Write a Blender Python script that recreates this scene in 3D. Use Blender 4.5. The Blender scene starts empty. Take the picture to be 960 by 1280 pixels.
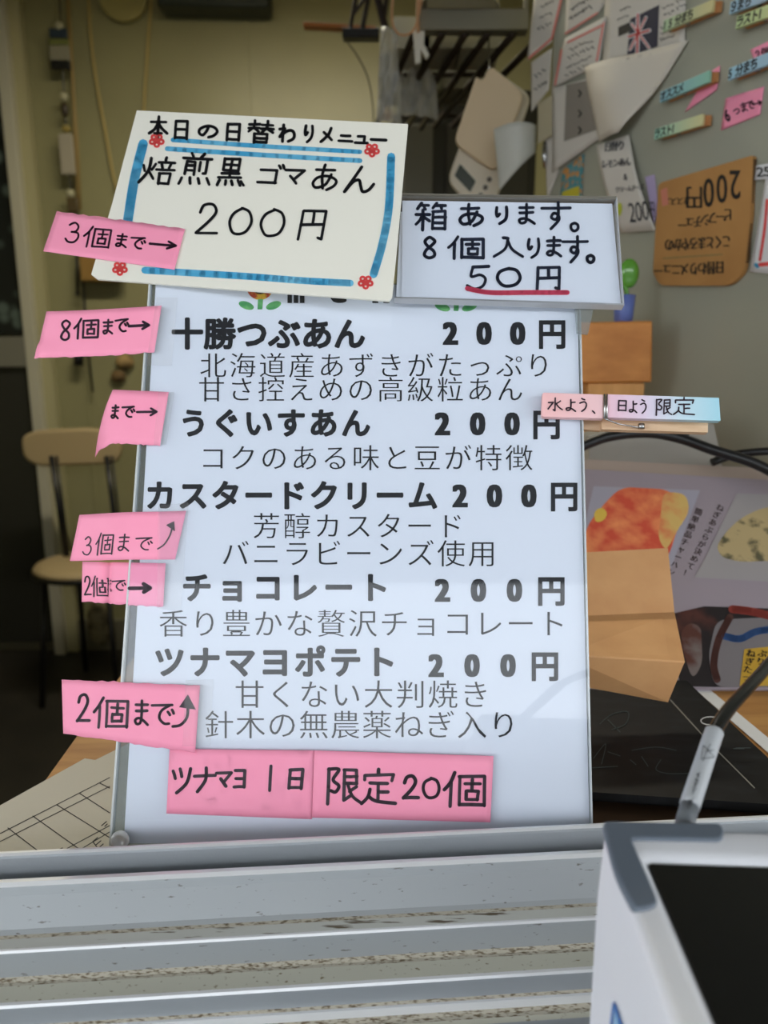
import bpy, bmesh, math, random
from mathutils import Vector as V
random.seed(7)
SC = bpy.context.scene
COL = SC.collection
# ------------------------------------------------------------------ camera, world, lights, exposure
CAM = V((0, 0, 1.3)); PITCH = math.radians(12); FPX = 924.0
cd = bpy.data.cameras.new('camera'); cam = bpy.data.objects.new('camera', cd); COL.objects.link(cam)
cam.location = CAM; cam.rotation_euler = (math.radians(90) - PITCH, 0, 0)
cd.sensor_fit = 'VERTICAL'; cd.sensor_height = 36; cd.lens = 36 * FPX / 1280; cd.clip_start = 0.01
cd.dof.use_dof = True; cd.dof.focus_distance = 0.35; cd.dof.aperture_fstop = 10
SC.camera = cam
SC.view_settings.view_transform = 'Standard'; SC.view_settings.look = 'None'
SC.view_settings.exposure = 0.77; SC.view_settings.gamma = 1.0; SC.view_settings.use_curve_mapping = False
w = bpy.data.worlds.new('overcast_sky'); SC.world = w; w.use_nodes = True
wt = w.node_tree; bg = wt.nodes['Background']
tc = wt.nodes.new('ShaderNodeTexCoord'); sp = wt.nodes.new('ShaderNodeSeparateXYZ'); cr = wt.nodes.new('ShaderNodeValToRGB')
wt.links.new(tc.outputs['Generated'], sp.inputs[0]); wt.links.new(sp.outputs[2], cr.inputs[0]); wt.links.new(cr.outputs[0], bg.inputs[0])
cr.color_ramp.elements[0].color = (0.95, 0.975, 1.0, 1); cr.color_ramp.elements[1].color = (0.82, 0.91, 1.0, 1)
bg.inputs[1].default_value = 2.6

def area(name, loc, rot, sx, sy, power, col):
    l = bpy.data.lights.new(name, 'AREA'); l.shape = 'RECTANGLE'; l.size = sx; l.size_y = sy; l.energy = power; l.color = col
    o = bpy.data.objects.new(name, l); COL.objects.link(o); o.location = loc; o.rotation_euler = rot
    return o
area('ceiling_lamp_light', (-0.3, 1.9, 2.60), (0, 0, 0), 1.1, 0.12, 14, (1.0, 0.93, 0.74))

# ------------------------------------------------------------------ pixel rays onto real planes
R_ = V((1, 0, 0)); U_ = V((0, math.sin(PITCH), math.cos(PITCH))); F_ = V((0, math.cos(PITCH), -math.sin(PITCH)))
def ray(x, y): return F_ + R_ * ((x - 480) / FPX) + U_ * ((640 - y) / FPX)
def D(x, y, d): return CAM + ray(x, y) * d            # d = distance along the optical axis
def Yp(x, y, Y): r = ray(x, y); return CAM + r * (Y / r.y)
class Plane:
    def __init__(s, p, n, lift=0.0, bulge=None):
        s.p = V(p); s.n = V(n).normalized()
        if s.n.dot(s.p - CAM) > 0: s.n = -s.n          # normal faces the camera side
        s.lift = lift; s.bulge = bulge
    def at(s, x, y, h=0.0):
        r = ray(x, y); p0 = s.p + s.n * s.lift
        t = (p0 - CAM).dot(s.n) / r.dot(s.n)
        b = s.bulge(x, y) if s.bulge else 0.0
        return CAM + r * t + s.n * (h + b)
    def up(s, h): return Plane(s.p, s.n, s.lift + h, s.bulge)
def camv(x, y, z): return R_ * x + U_ * y + F_ * z

# ------------------------------------------------------------------ materials
def lin(c):
    return tuple(((v / 255) / 12.92 if v / 255 <= 0.04045 else ((v / 255 + 0.055) / 1.055) ** 2.4) for v in c) + (1,)
MATS = {}
def mat(name, col, rough=0.5, metal=0.0, noise=None, coat=0.0, bump=0.0, bscale=200, trans=0.0, emit=None, spec=0.5):
    """noise=(second colour, scale, low, high, stretch xyz)"""
    if name in MATS: return MATS[name]
    m = bpy.data.materials.new(name); m.use_nodes = True; nt = m.node_tree; b = nt.nodes['Principled BSDF']
    b.inputs['Base Color'].default_value = lin(col); b.inputs['Roughness'].default_value = rough
    b.inputs['Metallic'].default_value = metal; b.inputs['Coat Weight'].default_value = coat
    b.inputs['Transmission Weight'].default_value = trans; b.inputs['Specular IOR Level'].default_value = spec
    if emit: b.inputs['Emission Color'].default_value = lin(col); b.inputs['Emission Strength'].default_value = emit
    if noise:
        c2, sc, lo, hi, st = noise
        t = nt.nodes.new('ShaderNodeTexCoord'); mp = nt.nodes.new('ShaderNodeMapping'); mp.inputs['Scale'].default_value = st
        n = nt.nodes.new('ShaderNodeTexNoise'); n.inputs['Scale'].default_value = sc; n.inputs['Detail'].default_value = 6
        r = nt.nodes.new('ShaderNodeValToRGB'); r.color_ramp.elements[0].position = lo; r.color_ramp.elements[1].position = hi
        r.color_ramp.elements[0].color = lin(col); r.color_ramp.elements[1].color = lin(c2)
        nt.links.new(t.outputs['Object'], mp.inputs[0]); nt.links.new(mp.outputs[0], n.inputs[0])
        nt.links.new(n.outputs[0], r.inputs[0]); nt.links.new(r.outputs[0], b.inputs['Base Color'])
    if bump:
        n2 = nt.nodes.new('ShaderNodeTexNoise'); n2.inputs['Scale'].default_value = bscale
        t2 = nt.nodes.new('ShaderNodeTexCoord'); nt.links.new(t2.outputs['Object'], n2.inputs[0])
        bp = nt.nodes.new('ShaderNodeBump'); bp.inputs['Strength'].default_value = bump; bp.inputs['Distance'].default_value = 0.001
        nt.links.new(n2.outputs[0], bp.inputs['Height']); nt.links.new(bp.outputs[0], b.inputs['Normal'])
    MATS[name] = m; return m
def clear_mat(name, tint=(255, 255, 255), ior=1.45, rough=0.02, haze=0.0):
    m = bpy.data.materials.new(name); m.use_nodes = True; nt = m.node_tree
    for n in list(nt.nodes):
        if n.type != 'OUTPUT_MATERIAL': nt.nodes.remove(n)
    out = nt.nodes['Material Output']
    tr = nt.nodes.new('ShaderNodeBsdfTransparent'); tr.inputs[0].default_value = lin(tint)
    gl = nt.nodes.new('ShaderNodeBsdfGlossy'); gl.inputs['Roughness'].default_value = rough
    fr = nt.nodes.new('ShaderNodeFresnel'); fr.inputs[0].default_value = ior
    mx = nt.nodes.new('ShaderNodeMixShader')
    ge = nt.nodes.new('ShaderNodeNewGeometry'); inv = nt.nodes.new('ShaderNodeMath'); inv.operation = 'SUBTRACT'; inv.inputs[0].default_value = 1
    mu = nt.nodes.new('ShaderNodeMath'); mu.operation = 'MULTIPLY'
    nt.links.new(ge.outputs['Backfacing'], inv.inputs[1]); nt.links.new(fr.outputs[0], mu.inputs[0]); nt.links.new(inv.outputs[0], mu.inputs[1])
    nt.links.new(mu.outputs[0], mx.inputs[0]); nt.links.new(tr.outputs[0], mx.inputs[1]); nt.links.new(gl.outputs[0], mx.inputs[2])
    last = mx
    if haze:
        df = nt.nodes.new('ShaderNodeBsdfDiffuse'); m2 = nt.nodes.new('ShaderNodeMixShader'); m2.inputs[0].default_value = haze
        nt.links.new(mx.outputs[0], m2.inputs[1]); nt.links.new(df.outputs[0], m2.inputs[2]); last = m2
    nt.links.new(last.outputs[0], out.inputs[0])
    return m
CLEAR = clear_mat('clear_acrylic', (250, 252, 255))
CLEARH = clear_mat('clear_tape', (255, 255, 255), ior=1.22, haze=0.04, rough=0.08)
CLEARE = clear_mat('acrylic_edge', (215, 222, 222), haze=0.14, rough=0.05)
BAG = clear_mat('thin_plastic_bag', (225, 225, 215), haze=0.30, rough=0.5)
PAPER = mat('white_paper', (232, 234, 238), 0.75)
INK = mat('black_ink', (14, 14, 18), 0.55)
THIN = mat('thin_print_ink', (24, 26, 32), 0.55)
MARK = mat('black_marker', (16, 18, 24), 0.45)
NAVY = mat('blue_black_marker', (28, 34, 52), 0.45)
PURP = mat('purple_black_marker', (38, 14, 34), 0.45)
PINK = mat('pink_paper', (255, 160, 190), 0.7, noise=((250, 150, 182), 30, 0.3, 0.8, (1, 1, 1)))
CREAM = mat('cream_card', (236, 234, 222), 0.6)
BLUE = mat('blue_marker', (64, 160, 205), 0.6, noise=((120, 194, 224), 60, 0.42, 0.75, (1, 1, 1)))
REDM = mat('red_marker', (240, 84, 84), 0.6)
UNDER = mat('crimson_marker', (216, 66, 92), 0.6)
BLACKP = mat('black_plastic', (18, 18, 20), 0.35)
STEEL = mat('steel', (180, 180, 178), 0.25, 1.0)

# ------------------------------------------------------------------ mesh builder
class MB:
    def __init__(s): s.v = []; s.f = []; s.mi = []; s.m = 0
    def add(s, vs, fs):
        k = len(s.v); s.v += [V(p) for p in vs]
        for f in fs: s.f.append([i + k for i in f]); s.mi.append(s.m)
    def prism(s, pts, off):
        n = len(pts); a = [V(p) for p in pts]; b = [p + off for p in a]
        s.add(a + b, [list(range(n)), list(range(2 * n - 1, n - 1, -1))] + [[i, i + n, (i + 1) % n + n, (i + 1) % n] for i in range(n)])
    def box(s, c, ax, ay, az):          # centre and half axes
        c = V(c); ax, ay, az = V(ax), V(ay), V(az)
        vs = [c + ax * i + ay * j + az * k for i in (-1, 1) for j in (-1, 1) for k in (-1, 1)]
        s.add(vs, [(0, 1, 3, 2), (4, 6, 7, 5), (0, 4, 5, 1), (2, 3, 7, 6), (0, 2, 6, 4), (1, 5, 7, 3)])
    def tube(s, pts, r, n=10, cap=True):
        pts = [V(p) for p in pts]; rs = r if isinstance(r, (list, tuple)) else [r] * len(pts)
        prev = None; rings = []
        for i, p in enumerate(pts):
            t = (pts[min(i + 1, len(pts) - 1)] - pts[max(i - 1, 0)]).normalized()
            if prev is None:
                a = t.cross(V((0, 0, 1)));
                if a.length < 0.1: a = t.cross(V((1, 0, 0)))
                a.normalize()
            else:
                a = prev - t * prev.dot(t); a.normalize()
            prev = a; b = t.cross(a)
            rings.append([p + (a * math.cos(q * 2 * math.pi / n) + b * math.sin(q * 2 * math.pi / n)) * rs[i] for q in range(n)])
        vs = [p for rg in rings for p in rg]; fs = []
        for i in range(len(pts) - 1):
            for q in range(n): fs.append((i * n + q, i * n + (q + 1) % n, (i + 1) * n + (q + 1) % n, (i + 1) * n + q))
        if cap: fs += [list(range(n))[::-1], [(len(pts) - 1) * n + q for q in range(n)]]
        s.add(vs, fs)
    def ball(s, c, r, nu=12, nv=8, sx=1, sy=1, sz=1):
        c = V(c); vs = []; fs = []
        for j in range(nv + 1):
            th = math.pi * j / nv
            for i in range(nu):
                a = 2 * math.pi * i / nu
                vs.append(c + V((math.sin(th) * math.cos(a) * r * sx, math.sin(th) * math.sin(a) * r * sy, math.cos(th) * r * sz)))
        for j in range(nv):
            for i in range(nu): fs.append((j * nu + i, (j + 1) * nu + i, (j + 1) * nu + (i + 1) % nu, j * nu + (i + 1) % nu))
        s.add(vs, fs)
    def lathe(s, c, prof, n=24):
        c = V(c); vs = [c + V((r * math.cos(2 * math.pi * i / n), r * math.sin(2 * math.pi * i / n), z)) for r, z in prof for i in range(n)]
        fs = [(j * n + i, j * n + (i + 1) % n, (j + 1) * n + (i + 1) % n, (j + 1) * n + i) for j in range(len(prof) - 1) for i in range(n)]
        s.add(vs, fs)
    def grid(s, quad, pl, nx, ny, th=0.00015, edge=None):
        """quad of pixel corners tl,tr,br,bl laid on surface pl as a thin sheet"""
        A = []; B = []
        for j in range(ny + 1):
            for i in range(nx + 1):
                u = i / nx; v = j / ny
                x = (quad[0][0] * (1 - u) + quad[1][0] * u) * (1 - v) + (quad[3][0] * (1 - u) + quad[2][0] * u) * v
                y = (quad[0][1] * (1 - u) + quad[1][1] * u) * (1 - v) + (quad[3][1] * (1 - u) + quad[2][1] * u) * v
                if edge: x, y = edge(u, v, x, y)
                A.append(pl.at(x, y)); B.append(pl.at(x, y) - pl.n * th)
        w_ = nx + 1; N = len(A)
        fs = [(j * w_ + i, (j + 1) * w_ + i, (j + 1) * w_ + i + 1, j * w_ + i + 1) for j in range(ny) for i in range(nx)]
        fb = [tuple(N + k for k in f[::-1]) for f in fs]
        rim = [i for i in range(w_)] + [j * w_ + nx for j in range(1, ny + 1)] + [ny * w_ + i for i in range(nx - 1, -1, -1)] + [j * w_ for j in range(ny - 1, 0, -1)]
        fr = [(rim[k], rim[(k + 1) % len(rim)], rim[(k + 1) % len(rim)] + N, rim[k] + N) for k in range(len(rim))]
        s.add(A + B, fs + fb + fr)
    def build(s, name, m, parent=None, smooth=False, bevel=0, bseg=2, origin=None):
        me = bpy.data.meshes.new(name)
        if parent is not None: base = wloc(parent)
        else:
            base = V(origin) if origin is not None else V((sum(p.x for p in s.v) / len(s.v), sum(p.y for p in s.v) / len(s.v), min(p.z for p in s.v)))
        o = bpy.data.objects.new(name, me); COL.objects.link(o)
        if parent is not None: o.parent = parent; org = base
        else: o.location = base; org = base
        me.from_pydata([p - org for p in s.v], [], s.f); me.update()
        if any(mm.name.startswith(('clear_', 'acrylic', 'thin_plastic')) for mm in (m if isinstance(m, (list, tuple)) else [m])):
            b_ = bmesh.new(); b_.from_mesh(me); bmesh.ops.recalc_face_normals(b_, faces=b_.faces); b_.to_mesh(me); b_.free()
        for mm in (m if isinstance(m, (list, tuple)) else [m]): me.materials.append(mm)
        for p, i in zip(me.polygons, s.mi): p.material_index = i; p.use_smooth = smooth
        if bevel:
            b = o.modifiers.new('bevel', 'BEVEL'); b.width = bevel; b.segments = bseg; b.limit_method = 'ANGLE'; b.angle_limit = math.radians(40)
            for p in me.polygons: p.use_smooth = True
            if hasattr(me, 'set_sharp_from_angle'): me.set_sharp_from_angle(angle=math.radians(40))
            b.harden_normals = False
        return o
def wloc(o):
    p = V((0, 0, 0))
    while o is not None: p = p + V(o.location); o = o.parent
    return p
def tag(o, label, cat, group=None, kind=None):
    if label: o['label'] = label
    if cat: o['category'] = cat
    if group: o['group'] = group
    if kind: o['kind'] = kind
    return o
def thing(name, loc, label, cat, group=None):
    o = bpy.data.objects.new(name, None); COL.objects.link(o); o.location = loc; o.empty_display_size = 0.02
    return tag(o, label, cat, group)
def struct(o): o['kind'] = 'structure'; return o

# ------------------------------------------------------------------ 2-D strokes (marker handwriting)
def catmull(pts, k=6):
    if len(pts) < 3: return list(pts)
    P = [pts[0]] + list(pts) + [pts[-1]]; out = []
    for i in range(1, len(P) - 2):
        for j in range(k):
            t = j / k
            out.append(tuple(0.5 * (2 * P[i][a] + (P[i + 1][a] - P[i - 1][a]) * t + (2 * P[i - 1][a] - 5 * P[i][a] + 4 * P[i + 1][a] - P[i + 2][a]) * t * t + (3 * P[i][a] - P[i - 1][a] - 3 * P[i + 1][a] + P[i + 2][a]) * t ** 3) for a in (0, 1)))
    out.append(tuple(pts[-1])); return out
def stroke(mb, pts, wd, pl, h=0.0002, taper=None, n=8):
    """ribbon of pixel width wd through pixel points on surface pl"""
    N = len(pts)
    for i, (x, y) in enumerate(pts):
        r = wd / 2 * (taper(i / (N - 1)) if taper and N > 1 else 1)
        if i in (0, N - 1) or not taper:
            mb.add([pl.at(x + r * math.cos(a * 2 * math.pi / n), y + r * math.sin(a * 2 * math.pi / n), h) for a in range(n)], [list(range(n))])
        if i < N - 1:
            x2, y2 = pts[i + 1]; dx, dy = x2 - x, y2 - y; L = math.hypot(dx, dy)
            if L < 1e-6: continue
            r2 = wd / 2 * (taper((i + 1) / (N - 1)) if taper else 1)
            nx, ny = -dy / L, dx / L
            mb.add([pl.at(x + nx * r, y + ny * r, h), pl.at(x2 + nx * r2, y2 + ny * r2, h), pl.at(x2 - nx * r2, y2 - ny * r2, h), pl.at(x - nx * r, y - ny * r, h)], [(0, 1, 2, 3)])
HG = {
'本': 'l18,28 82,26;l50,5 50,95;c50,28 35,55 12,75;c50,28 65,52 90,72;l35,74 66,73',
'日': 'l22,15 20,90;l22,15 78,14 77,90;l22,50 76,50;l21,86 77,86',
'の': 'c52,22 45,50 28,78 14,65 18,38 48,18 78,28 88,52 75,78 55,90',
'替': 'l8,22 46,20;l5,38 46,36;c28,5 26,30 8,52;l27,38 42,50;l54,22 92,20;l52,38 96,36;c74,5 72,30 54,52;l74,38 94,52;l28,60 27,96;l28,60 74,59 73,96;l28,77 73,77;l28,94 73,94',
'わ': 'l30,8 29,92;l12,30 38,27 14,70;c14,70 45,40 70,35 86,52 80,75 58,90',
'り': 'c30,12 27,40 32,58 42,46;c70,10 73,45 65,75 42,95',
'メ': 'c72,12 55,50 15,90;c30,35 60,60 78,78',
'ニ': 'l25,30 75,28;l12,78 88,76',
'ュ': 'l30,45 68,44 64,80;l15,82 85,80',
'ー': 'l10,52 90,48',
'焙': 'l10,35 17,52;l42,28 33,48;c27,10 26,50 5,88;l28,55 42,75;l68,8 68,20;l50,24 92,22;l60,28 63,42;l84,27 78,42;l46,46 96,44;l56,58 57,90;l56,58 86,57 85,90;l57,88 85,88',
'煎': 'l32,4 38,14;l68,2 60,14;l10,18 90,17;l22,28 21,66;l22,28 46,28 46,66;l22,40 46,40;l22,53 46,53;l60,28 60,55;l80,24 80,62 72,62;l14,76 8,94;l36,76 40,92;l60,76 65,92;l84,74 94,92',
'黒': 'l24,8 24,46;l24,8 78,8 77,46;l24,27 77,27;l24,46 77,45;l50,8 50,68;l20,57 82,56;l10,70 92,68;l16,80 10,95;l38,80 40,94;l60,80 64,94;l82,78 92,94',
'ゴ': 'l20,25 76,24 74,80;l16,80 76,79;l80,5 85,17;l92,2 97,13',
'マ': 'l12,25 86,24 50,68;l34,52 62,85',
'あ': 'l20,25 78,22;c45,6 42,45 50,88;c70,38 55,75 28,88 17,72 30,52 60,45 86,58 84,78 62,94',
'ん': 'c50,8 30,50 12,92 30,60 48,52 55,70 62,88 78,84 92,62',
'2': 'c18,30 28,10 55,6 70,25 55,52 15,88;l15,88 84,86',
'0': 'c50,8 22,25 14,55 28,85 50,92 75,80 86,50 74,18 48,8',
'円': 'l20,15 18,95;l20,15 80,14 80,92 70,88;l50,15 50,52;l19,53 80,52',
'箱': 'l22,3 10,22;l18,12 42,11;l30,13 34,24;l66,2 54,20;l62,12 90,10;l76,12 80,22;l6,44 46,42;l27,28 27,97;c26,45 18,62 6,78;l29,52 44,66;l55,32 54,94;l55,32 90,31 90,94;l55,52 90,52;l55,72 90,72;l55,91 90,91',
'ま': 'l20,22 80,20;l22,44 78,42;c50,5 50,60 45,85 28,90 20,78 35,70 60,76 84,92',
'す': 'l8,24 92,21;c56,4 57,45 48,64 36,55 42,42 56,46 57,65 36,95',
'。': 'c50,20 22,35 24,66 50,80 76,66 78,35 50,20',
'8': 'c72,16 48,6 28,22 44,44 70,64 72,84 48,94 26,82 34,60 60,40 74,24 70,14',
'個': 'c28,5 18,30 5,50;l20,32 20,95;l38,15 38,92;l38,15 92,14 92,92;l39,90 92,90;l50,35 82,34;l66,22 66,52;l54,54 54,76;l54,54 78,53 78,76;l54,75 78,75',
'入': 'l36,10 50,14;c50,14 40,58 8,92;c50,22 62,60 94,90',
'5': 'l34,12 86,8;c34,12 28,46 58,40 76,56 68,82 42,92 16,82',
'3': 'c22,18 48,6 70,20 62,42 40,48;c40,48 72,52 80,72 60,92 30,92 14,80',
'で': 'l10,24 88,18;c80,20 48,42 40,68 58,90 78,90;l72,45 80,58;l86,38 94,50',
'→': 'l5,52 90,50;l66,22 94,50 66,78',
'ツ': 'l14,22 24,46;l42,16 50,40;c84,14 72,58 34,90',
'ナ': 'l10,36 90,33;c54,8 52,50 24,92',
'ヨ': 'l22,16 76,15 76,88;l26,50 76,50;l20,86 76,85',
'1': 'l50,8 50,92',
'限': 'l14,8 12,97;c14,10 40,9 26,34 42,50 34,66 20,64;l54,10 54,88 72,76;l54,10 86,9 86,44;l54,27 86,26;l54,44 86,44;l86,52 68,64;c64,46 76,76 96,92',
'定': 'l50,2 50,13;l14,32 14,18 88,16 84,32;l28,40 72,39;l50,40 50,88;l51,62 74,61;c28,56 24,76 8,95;c26,74 45,88 94,92',
'水': 'l50,6 50,90 40,84;l12,36 38,34 10,78;l80,24 54,44;c54,40 68,64 92,82',
'よ': 'l52,28 84,24;c52,5 53,60 46,84 24,86 22,72 44,68 66,76 86,92',
'う': 'l34,8 62,16;c20,40 58,30 78,46 70,74 38,96',
'、': 'l20,30 80,80',
}
def hand(mb, ch, cx, cy, wd, ht, pen, pl, rot=0.0, skew=0.0, jit=1.2):
    ca, sa = math.cos(rot), math.sin(rot)
    for s in HG[ch].split(';'):
        pts = [tuple(float(q) for q in p.split(',')) for p in s[1:].split(' ')]
        q = []
        for x, y in pts:
            u = (x - 50 + random.uniform(-jit, jit)) / 100 * wd / 0.86; v = (y - 50 + random.uniform(-jit, jit)) / 100 * ht / 0.9
            u -= v * skew
            q.append((cx + u * ca - v * sa, cy + u * sa + v * ca))
        if s[0] == 'c' or len(q) == 2: q = catmull(q, 6) if len(q) > 2 else [q[0], ((q[0][0] + q[1][0]) / 2 + random.uniform(-.3, .3), (q[0][1] + q[1][1]) / 2 + random.uniform(-.3, .3)), q[1]]
        stroke(mb, q, pen * random.uniform(0.9, 1.08), pl)
def hands(mb, items, pen, pl, rot=0.0, skew=0.0):
    for it in items: hand(mb, it[0], it[1], it[2], it[3], it[4], it[5] if len(it) > 5 else pen, pl, rot, skew)

# ------------------------------------------------------------------ printed glyphs (the built-in font turned into mesh)
GC = {}
def glyph(ch, off):
    k = (ch, off)
    if k not in GC:
        c = bpy.data.curves.new('g', 'FONT'); c.body = ch; c.size = 1; c.offset = off; c.fill_mode = 'FRONT'; c.resolution_u = 3
        o = bpy.data.objects.new('g', c); COL.objects.link(o)
        dg = bpy.context.evaluated_depsgraph_get(); dg.update(); me = bpy.data.meshes.new_from_object(o.evaluated_get(dg))
        GC[k] = ([(v.co.x, v.co.y) for v in me.vertices], [tuple(p.vertices) for p in me.polygons])
        bpy.data.objects.remove(o); bpy.data.curves.remove(c); bpy.data.meshes.remove(me)
    return GC[k]
_r = glyph('国', 0)[0]; GX0, GX1 = min(p[0] for p in _r), max(p[0] for p in _r); GY0, GY1 = min(p[1] for p in _r), max(p[1] for p in _r)
GS = (GY1 - GY0) / 0.90; GCX = (GX0 + GX1) / 2; GCY = (GY0 + GY1) / 2
def printed(mb, ch, cx, cy, wd, ht, pl, off=0.0, shifts=((0, 0),), rot=0.0, h=0.0002, centre=False):
    vs, fs = glyph(ch, off)
    if not vs: return
    ca, sa = math.cos(rot), math.sin(rot)
    if centre: x0, x1 = min(p[0] for p in vs), max(p[0] for p in vs); y0, y1 = min(p[1] for p in vs), max(p[1] for p in vs)
    for i, (sx, sy) in enumerate(shifts):
        out = []
        for x, y in vs:
            if centre: u = ((x - (x0 + x1) / 2) / (x1 - x0) + sx) * wd; v = ((y - (y0 + y1) / 2) / (y1 - y0) + sy) * ht
            else: u = ((x - GCX) / GS + sx) * wd; v = ((y - GCY) / GS + sy) * ht
            out.append(pl.at(cx + u * ca + v * sa, cy + u * sa - v * ca, h + i * 4e-6))
        mb.add(out, fs)
def line(mb, text, x0, x1, y0, y1, pl, style='thin', rot=0.0, ycen=None):
    n = len(text); pit = (x1 - x0) / n; ht = y1 - y0
    for i, ch in enumerate(text):
        if ch in ' 　': continue
        cx = x0 + pit * (i + .5); cy = (y0 + y1) / 2 + (cx - (x0 + x1) / 2) * math.tan(rot)
        if style == 'thin': printed(mb, ch, cx, cy, min(pit, ht) * 1.02, ht * 1.0, pl, -0.009, ((-.005, 0), (.005, 0)), rot)
        elif style == 'heavy': printed(mb, ch, cx, cy, ht * 1.04, ht * 1.04, pl, 0.004, [(.034 * math.cos(a * .785), .034 * math.sin(a * .785)) for a in range(8)] + [(0, 0)], rot)
        else: printed(mb, ch, cx, cy, pit * 1.0, ht * 1.05, pl, 0.005, ((0, 0),), rot)

# ================================================================== SETTING
ZC = 1.081                                   # counter height
def zplane(z): return Plane((0, 0.5, z), (0, 0, 1))
WALLM = mat('olive_wall_panel', (160, 156, 116), 0.38, noise=((151, 147, 110), 3, 0.3, 0.7, (1, 1, 1)))
TRIMO = mat('olive_beige_frame', (186, 180, 140), 0.45)
BY = 3.15
m = MB(); m.box((-0.35, BY + .05, 1.35), (1.95, 0, 0), (0, .05, 0), (0, 0, 1.35)); wb = struct(m.build('wall_back', WALLM))
for px in (105, 322, 560):                    # narrow joints covered by flat strips
    x = (px - 480) / FPX / 1.022 * BY
    m = MB(); m.box((x, BY - .003, 1.35), (.007, 0, 0), (0, .003, 0), (0, 0, 1.33)); m.build('joint_strip', WALLM, wb)
m = MB(); m.box((-2.35, 1.7, 1.35), (.05, 0, 0), (0, 1.5, 0), (0, 0, 1.35)); struct(m.build('wall_left', WALLM))
m = MB(); m.box((1.65, 1.7, 1.35), (.05, 0, 0), (0, 1.5, 0), (0, 0, 1.35)); struct(m.build('wall_right', WALLM))
m = MB(); m.box((-.35, 1.7, 2.74), (2.05, 0, 0), (0, 1.55, 0), (0, 0, .04)); struct(m.build('ceiling', mat('ceiling_board', (170, 165, 150), .7)))
m = MB(); m.box((-.35, 1.7, -.04), (2.05, 0, 0), (0, 1.55, 0), (0, 0, .04)); struct(m.build('floor', mat('dark_floor', (52, 48, 42), .5, noise=((40, 38, 34), 5, .3, .7, (1, 1, 1)))))
m = MB(); m.box((-.35, BY - .012, .07), (1.95, 0, 0), (0, .012, 0), (0, 0, .07)); struct(m.build('baseboard_back', mat('grey_baseboard', (118, 114, 96), .6)))
# front wall with the serving opening; the sill rail direction turns 4.3 degrees
rd = V((math.cos(math.radians(4.3)), math.sin(math.radians(4.3)), 0)); rn = V((rd.y, -rd.x, 0))    # rn points out to the street
FW = mat('outer_wall', (150, 148, 140), .7)
m = MB()
c0 = V((0, .245, 0))
m.box(c0 + rd * -1.55 + V((0, 0, 1.35)), rd * .80, rn * .045, (0, 0, 1.35)); m.box(c0 + rd * 1.25 + V((0, 0, 1.35)), rd * .50, rn * .045, (0, 0, 1.35))
m.box(c0 + V((0, 0, 2.40)), rd * .75, rn * .045, (0, 0, .30)); m.box(c0 + V((0, 0, .50)), rd * .75, rn * .04, (0, 0, .50))
struct(m.build('wall_front', FW))
# outside: pavement, eave added unseen to limit sky glare, wall across the street
m = MB(); m.box((0, -5, -.10), (8, 0, 0), (0, 5.15, 0), (0, 0, .05)); struct(m.build('pavement', mat('asphalt', (120, 120, 118), .9)))
EAVE = mat('added_eave_board', (120, 116, 106), .8)
m = MB(); m.box((0, -1.10, 2.45), (2.6, 0, 0), (0, 1.25, 0), (0, 0, .03)); struct(m.build('added_eave', EAVE))
m = MB(); m.box((0, -9.9, 1.7), (8, 0, 0), (0, .1, 0), (0, 0, 1.75)); struct(m.build('street_wall', mat('far_wall', (96, 98, 98), .9)))

# ---- aluminium sill rail: stepped profile (distance, height) at x = 0
AL = mat('aluminium', (172, 177, 182), .38, .4, noise=((160, 166, 171), 60, .35, .7, (.15, 1, 1)), bump=.05, bscale=900)
ALW = mat('weathered_aluminium', (166, 171, 174), .5, .35, noise=((110, 108, 100), 700, .66, .72, (.3, 1, 1)))
def dirty(name, base, dirt, lo, hi, sc, st):
    return mat(name, base, .75, .2, noise=(dirt, sc, lo, hi, st))
DT = dirty('dusty_tread', (212, 213, 206), (110, 98, 80), .60, .66, 420, (.12, 1, 1))
DT2 = dirty('speckled_tread', (206, 205, 190), (124, 108, 74), .62, .72, 500, (.7, 1, 1))
GR = dirty('grime_line', (190, 184, 168), (104, 90, 68), .48, .64, 1300, (.3, 1, 1))
def rail(prof, mats_):
    """prof: list of (Y, z, material index of the face that follows)"""
    m = MB(); x0, x1 = -.75, .75
    pts = [(V((0, a, 1.3 + b)), k) for a, b, k in prof]
    L = [p + rd * x0 for p, _ in pts] + [p + rd * x1 for p, _ in pts]; n = len(pts)
    k0 = len(m.v)
    m.v += L
    for i in range(n - 1): m.f.append([i, i + 1, n + i + 1, n + i]); m.mi.append(pts[i][1])
    return m
A_, W_, T_, S_, G_, B_ = 0, 1, 2, 3, 4, 5
ED = mat('painted_edge_highlight', (238, 240, 242), .35, .35)  # near-white base colour paints the sky highlights along the rail lips
prof = [(.2858, -.300, A_), (.2858, -.2042, B_), (.2853, -.2035, B_), (.2842, -.2035, B_), (.2830, -.2042, A_), (.2828, -.2052, A_), (.2828, -.2150, A_),
        (.2805, -.2158, A_), (.2770, -.2104, B_), (.2752, -.2092, B_), (.2735, -.2093, B_), (.2722, -.2106, W_), (.2712, -.2140, W_),
        (.2640, -.2235, W_), (.2625, -.2248, G_), (.2610, -.2252, T_), (.2560, -.2252, B_), (.2552, -.2254, B_), (.2546, -.2262, W_),
        (.2545, -.2368, G_), (.2530, -.2379, G_), (.2515, -.2380, S_), (.2440, -.2380, B_), (.2429, -.2383, B_), (.2424, -.2393, A_), (.2424, -.2470, G_),
        (.2415, -.2478, B_), (.2406, -.2480, B_), (.2404, -.2515, G_), (.2392, -.2525, G_), (.2375, -.2526, S_), (.235, -.2526, A_), (.00, -.2526, A_), (.00, -.300, A_)]
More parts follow.
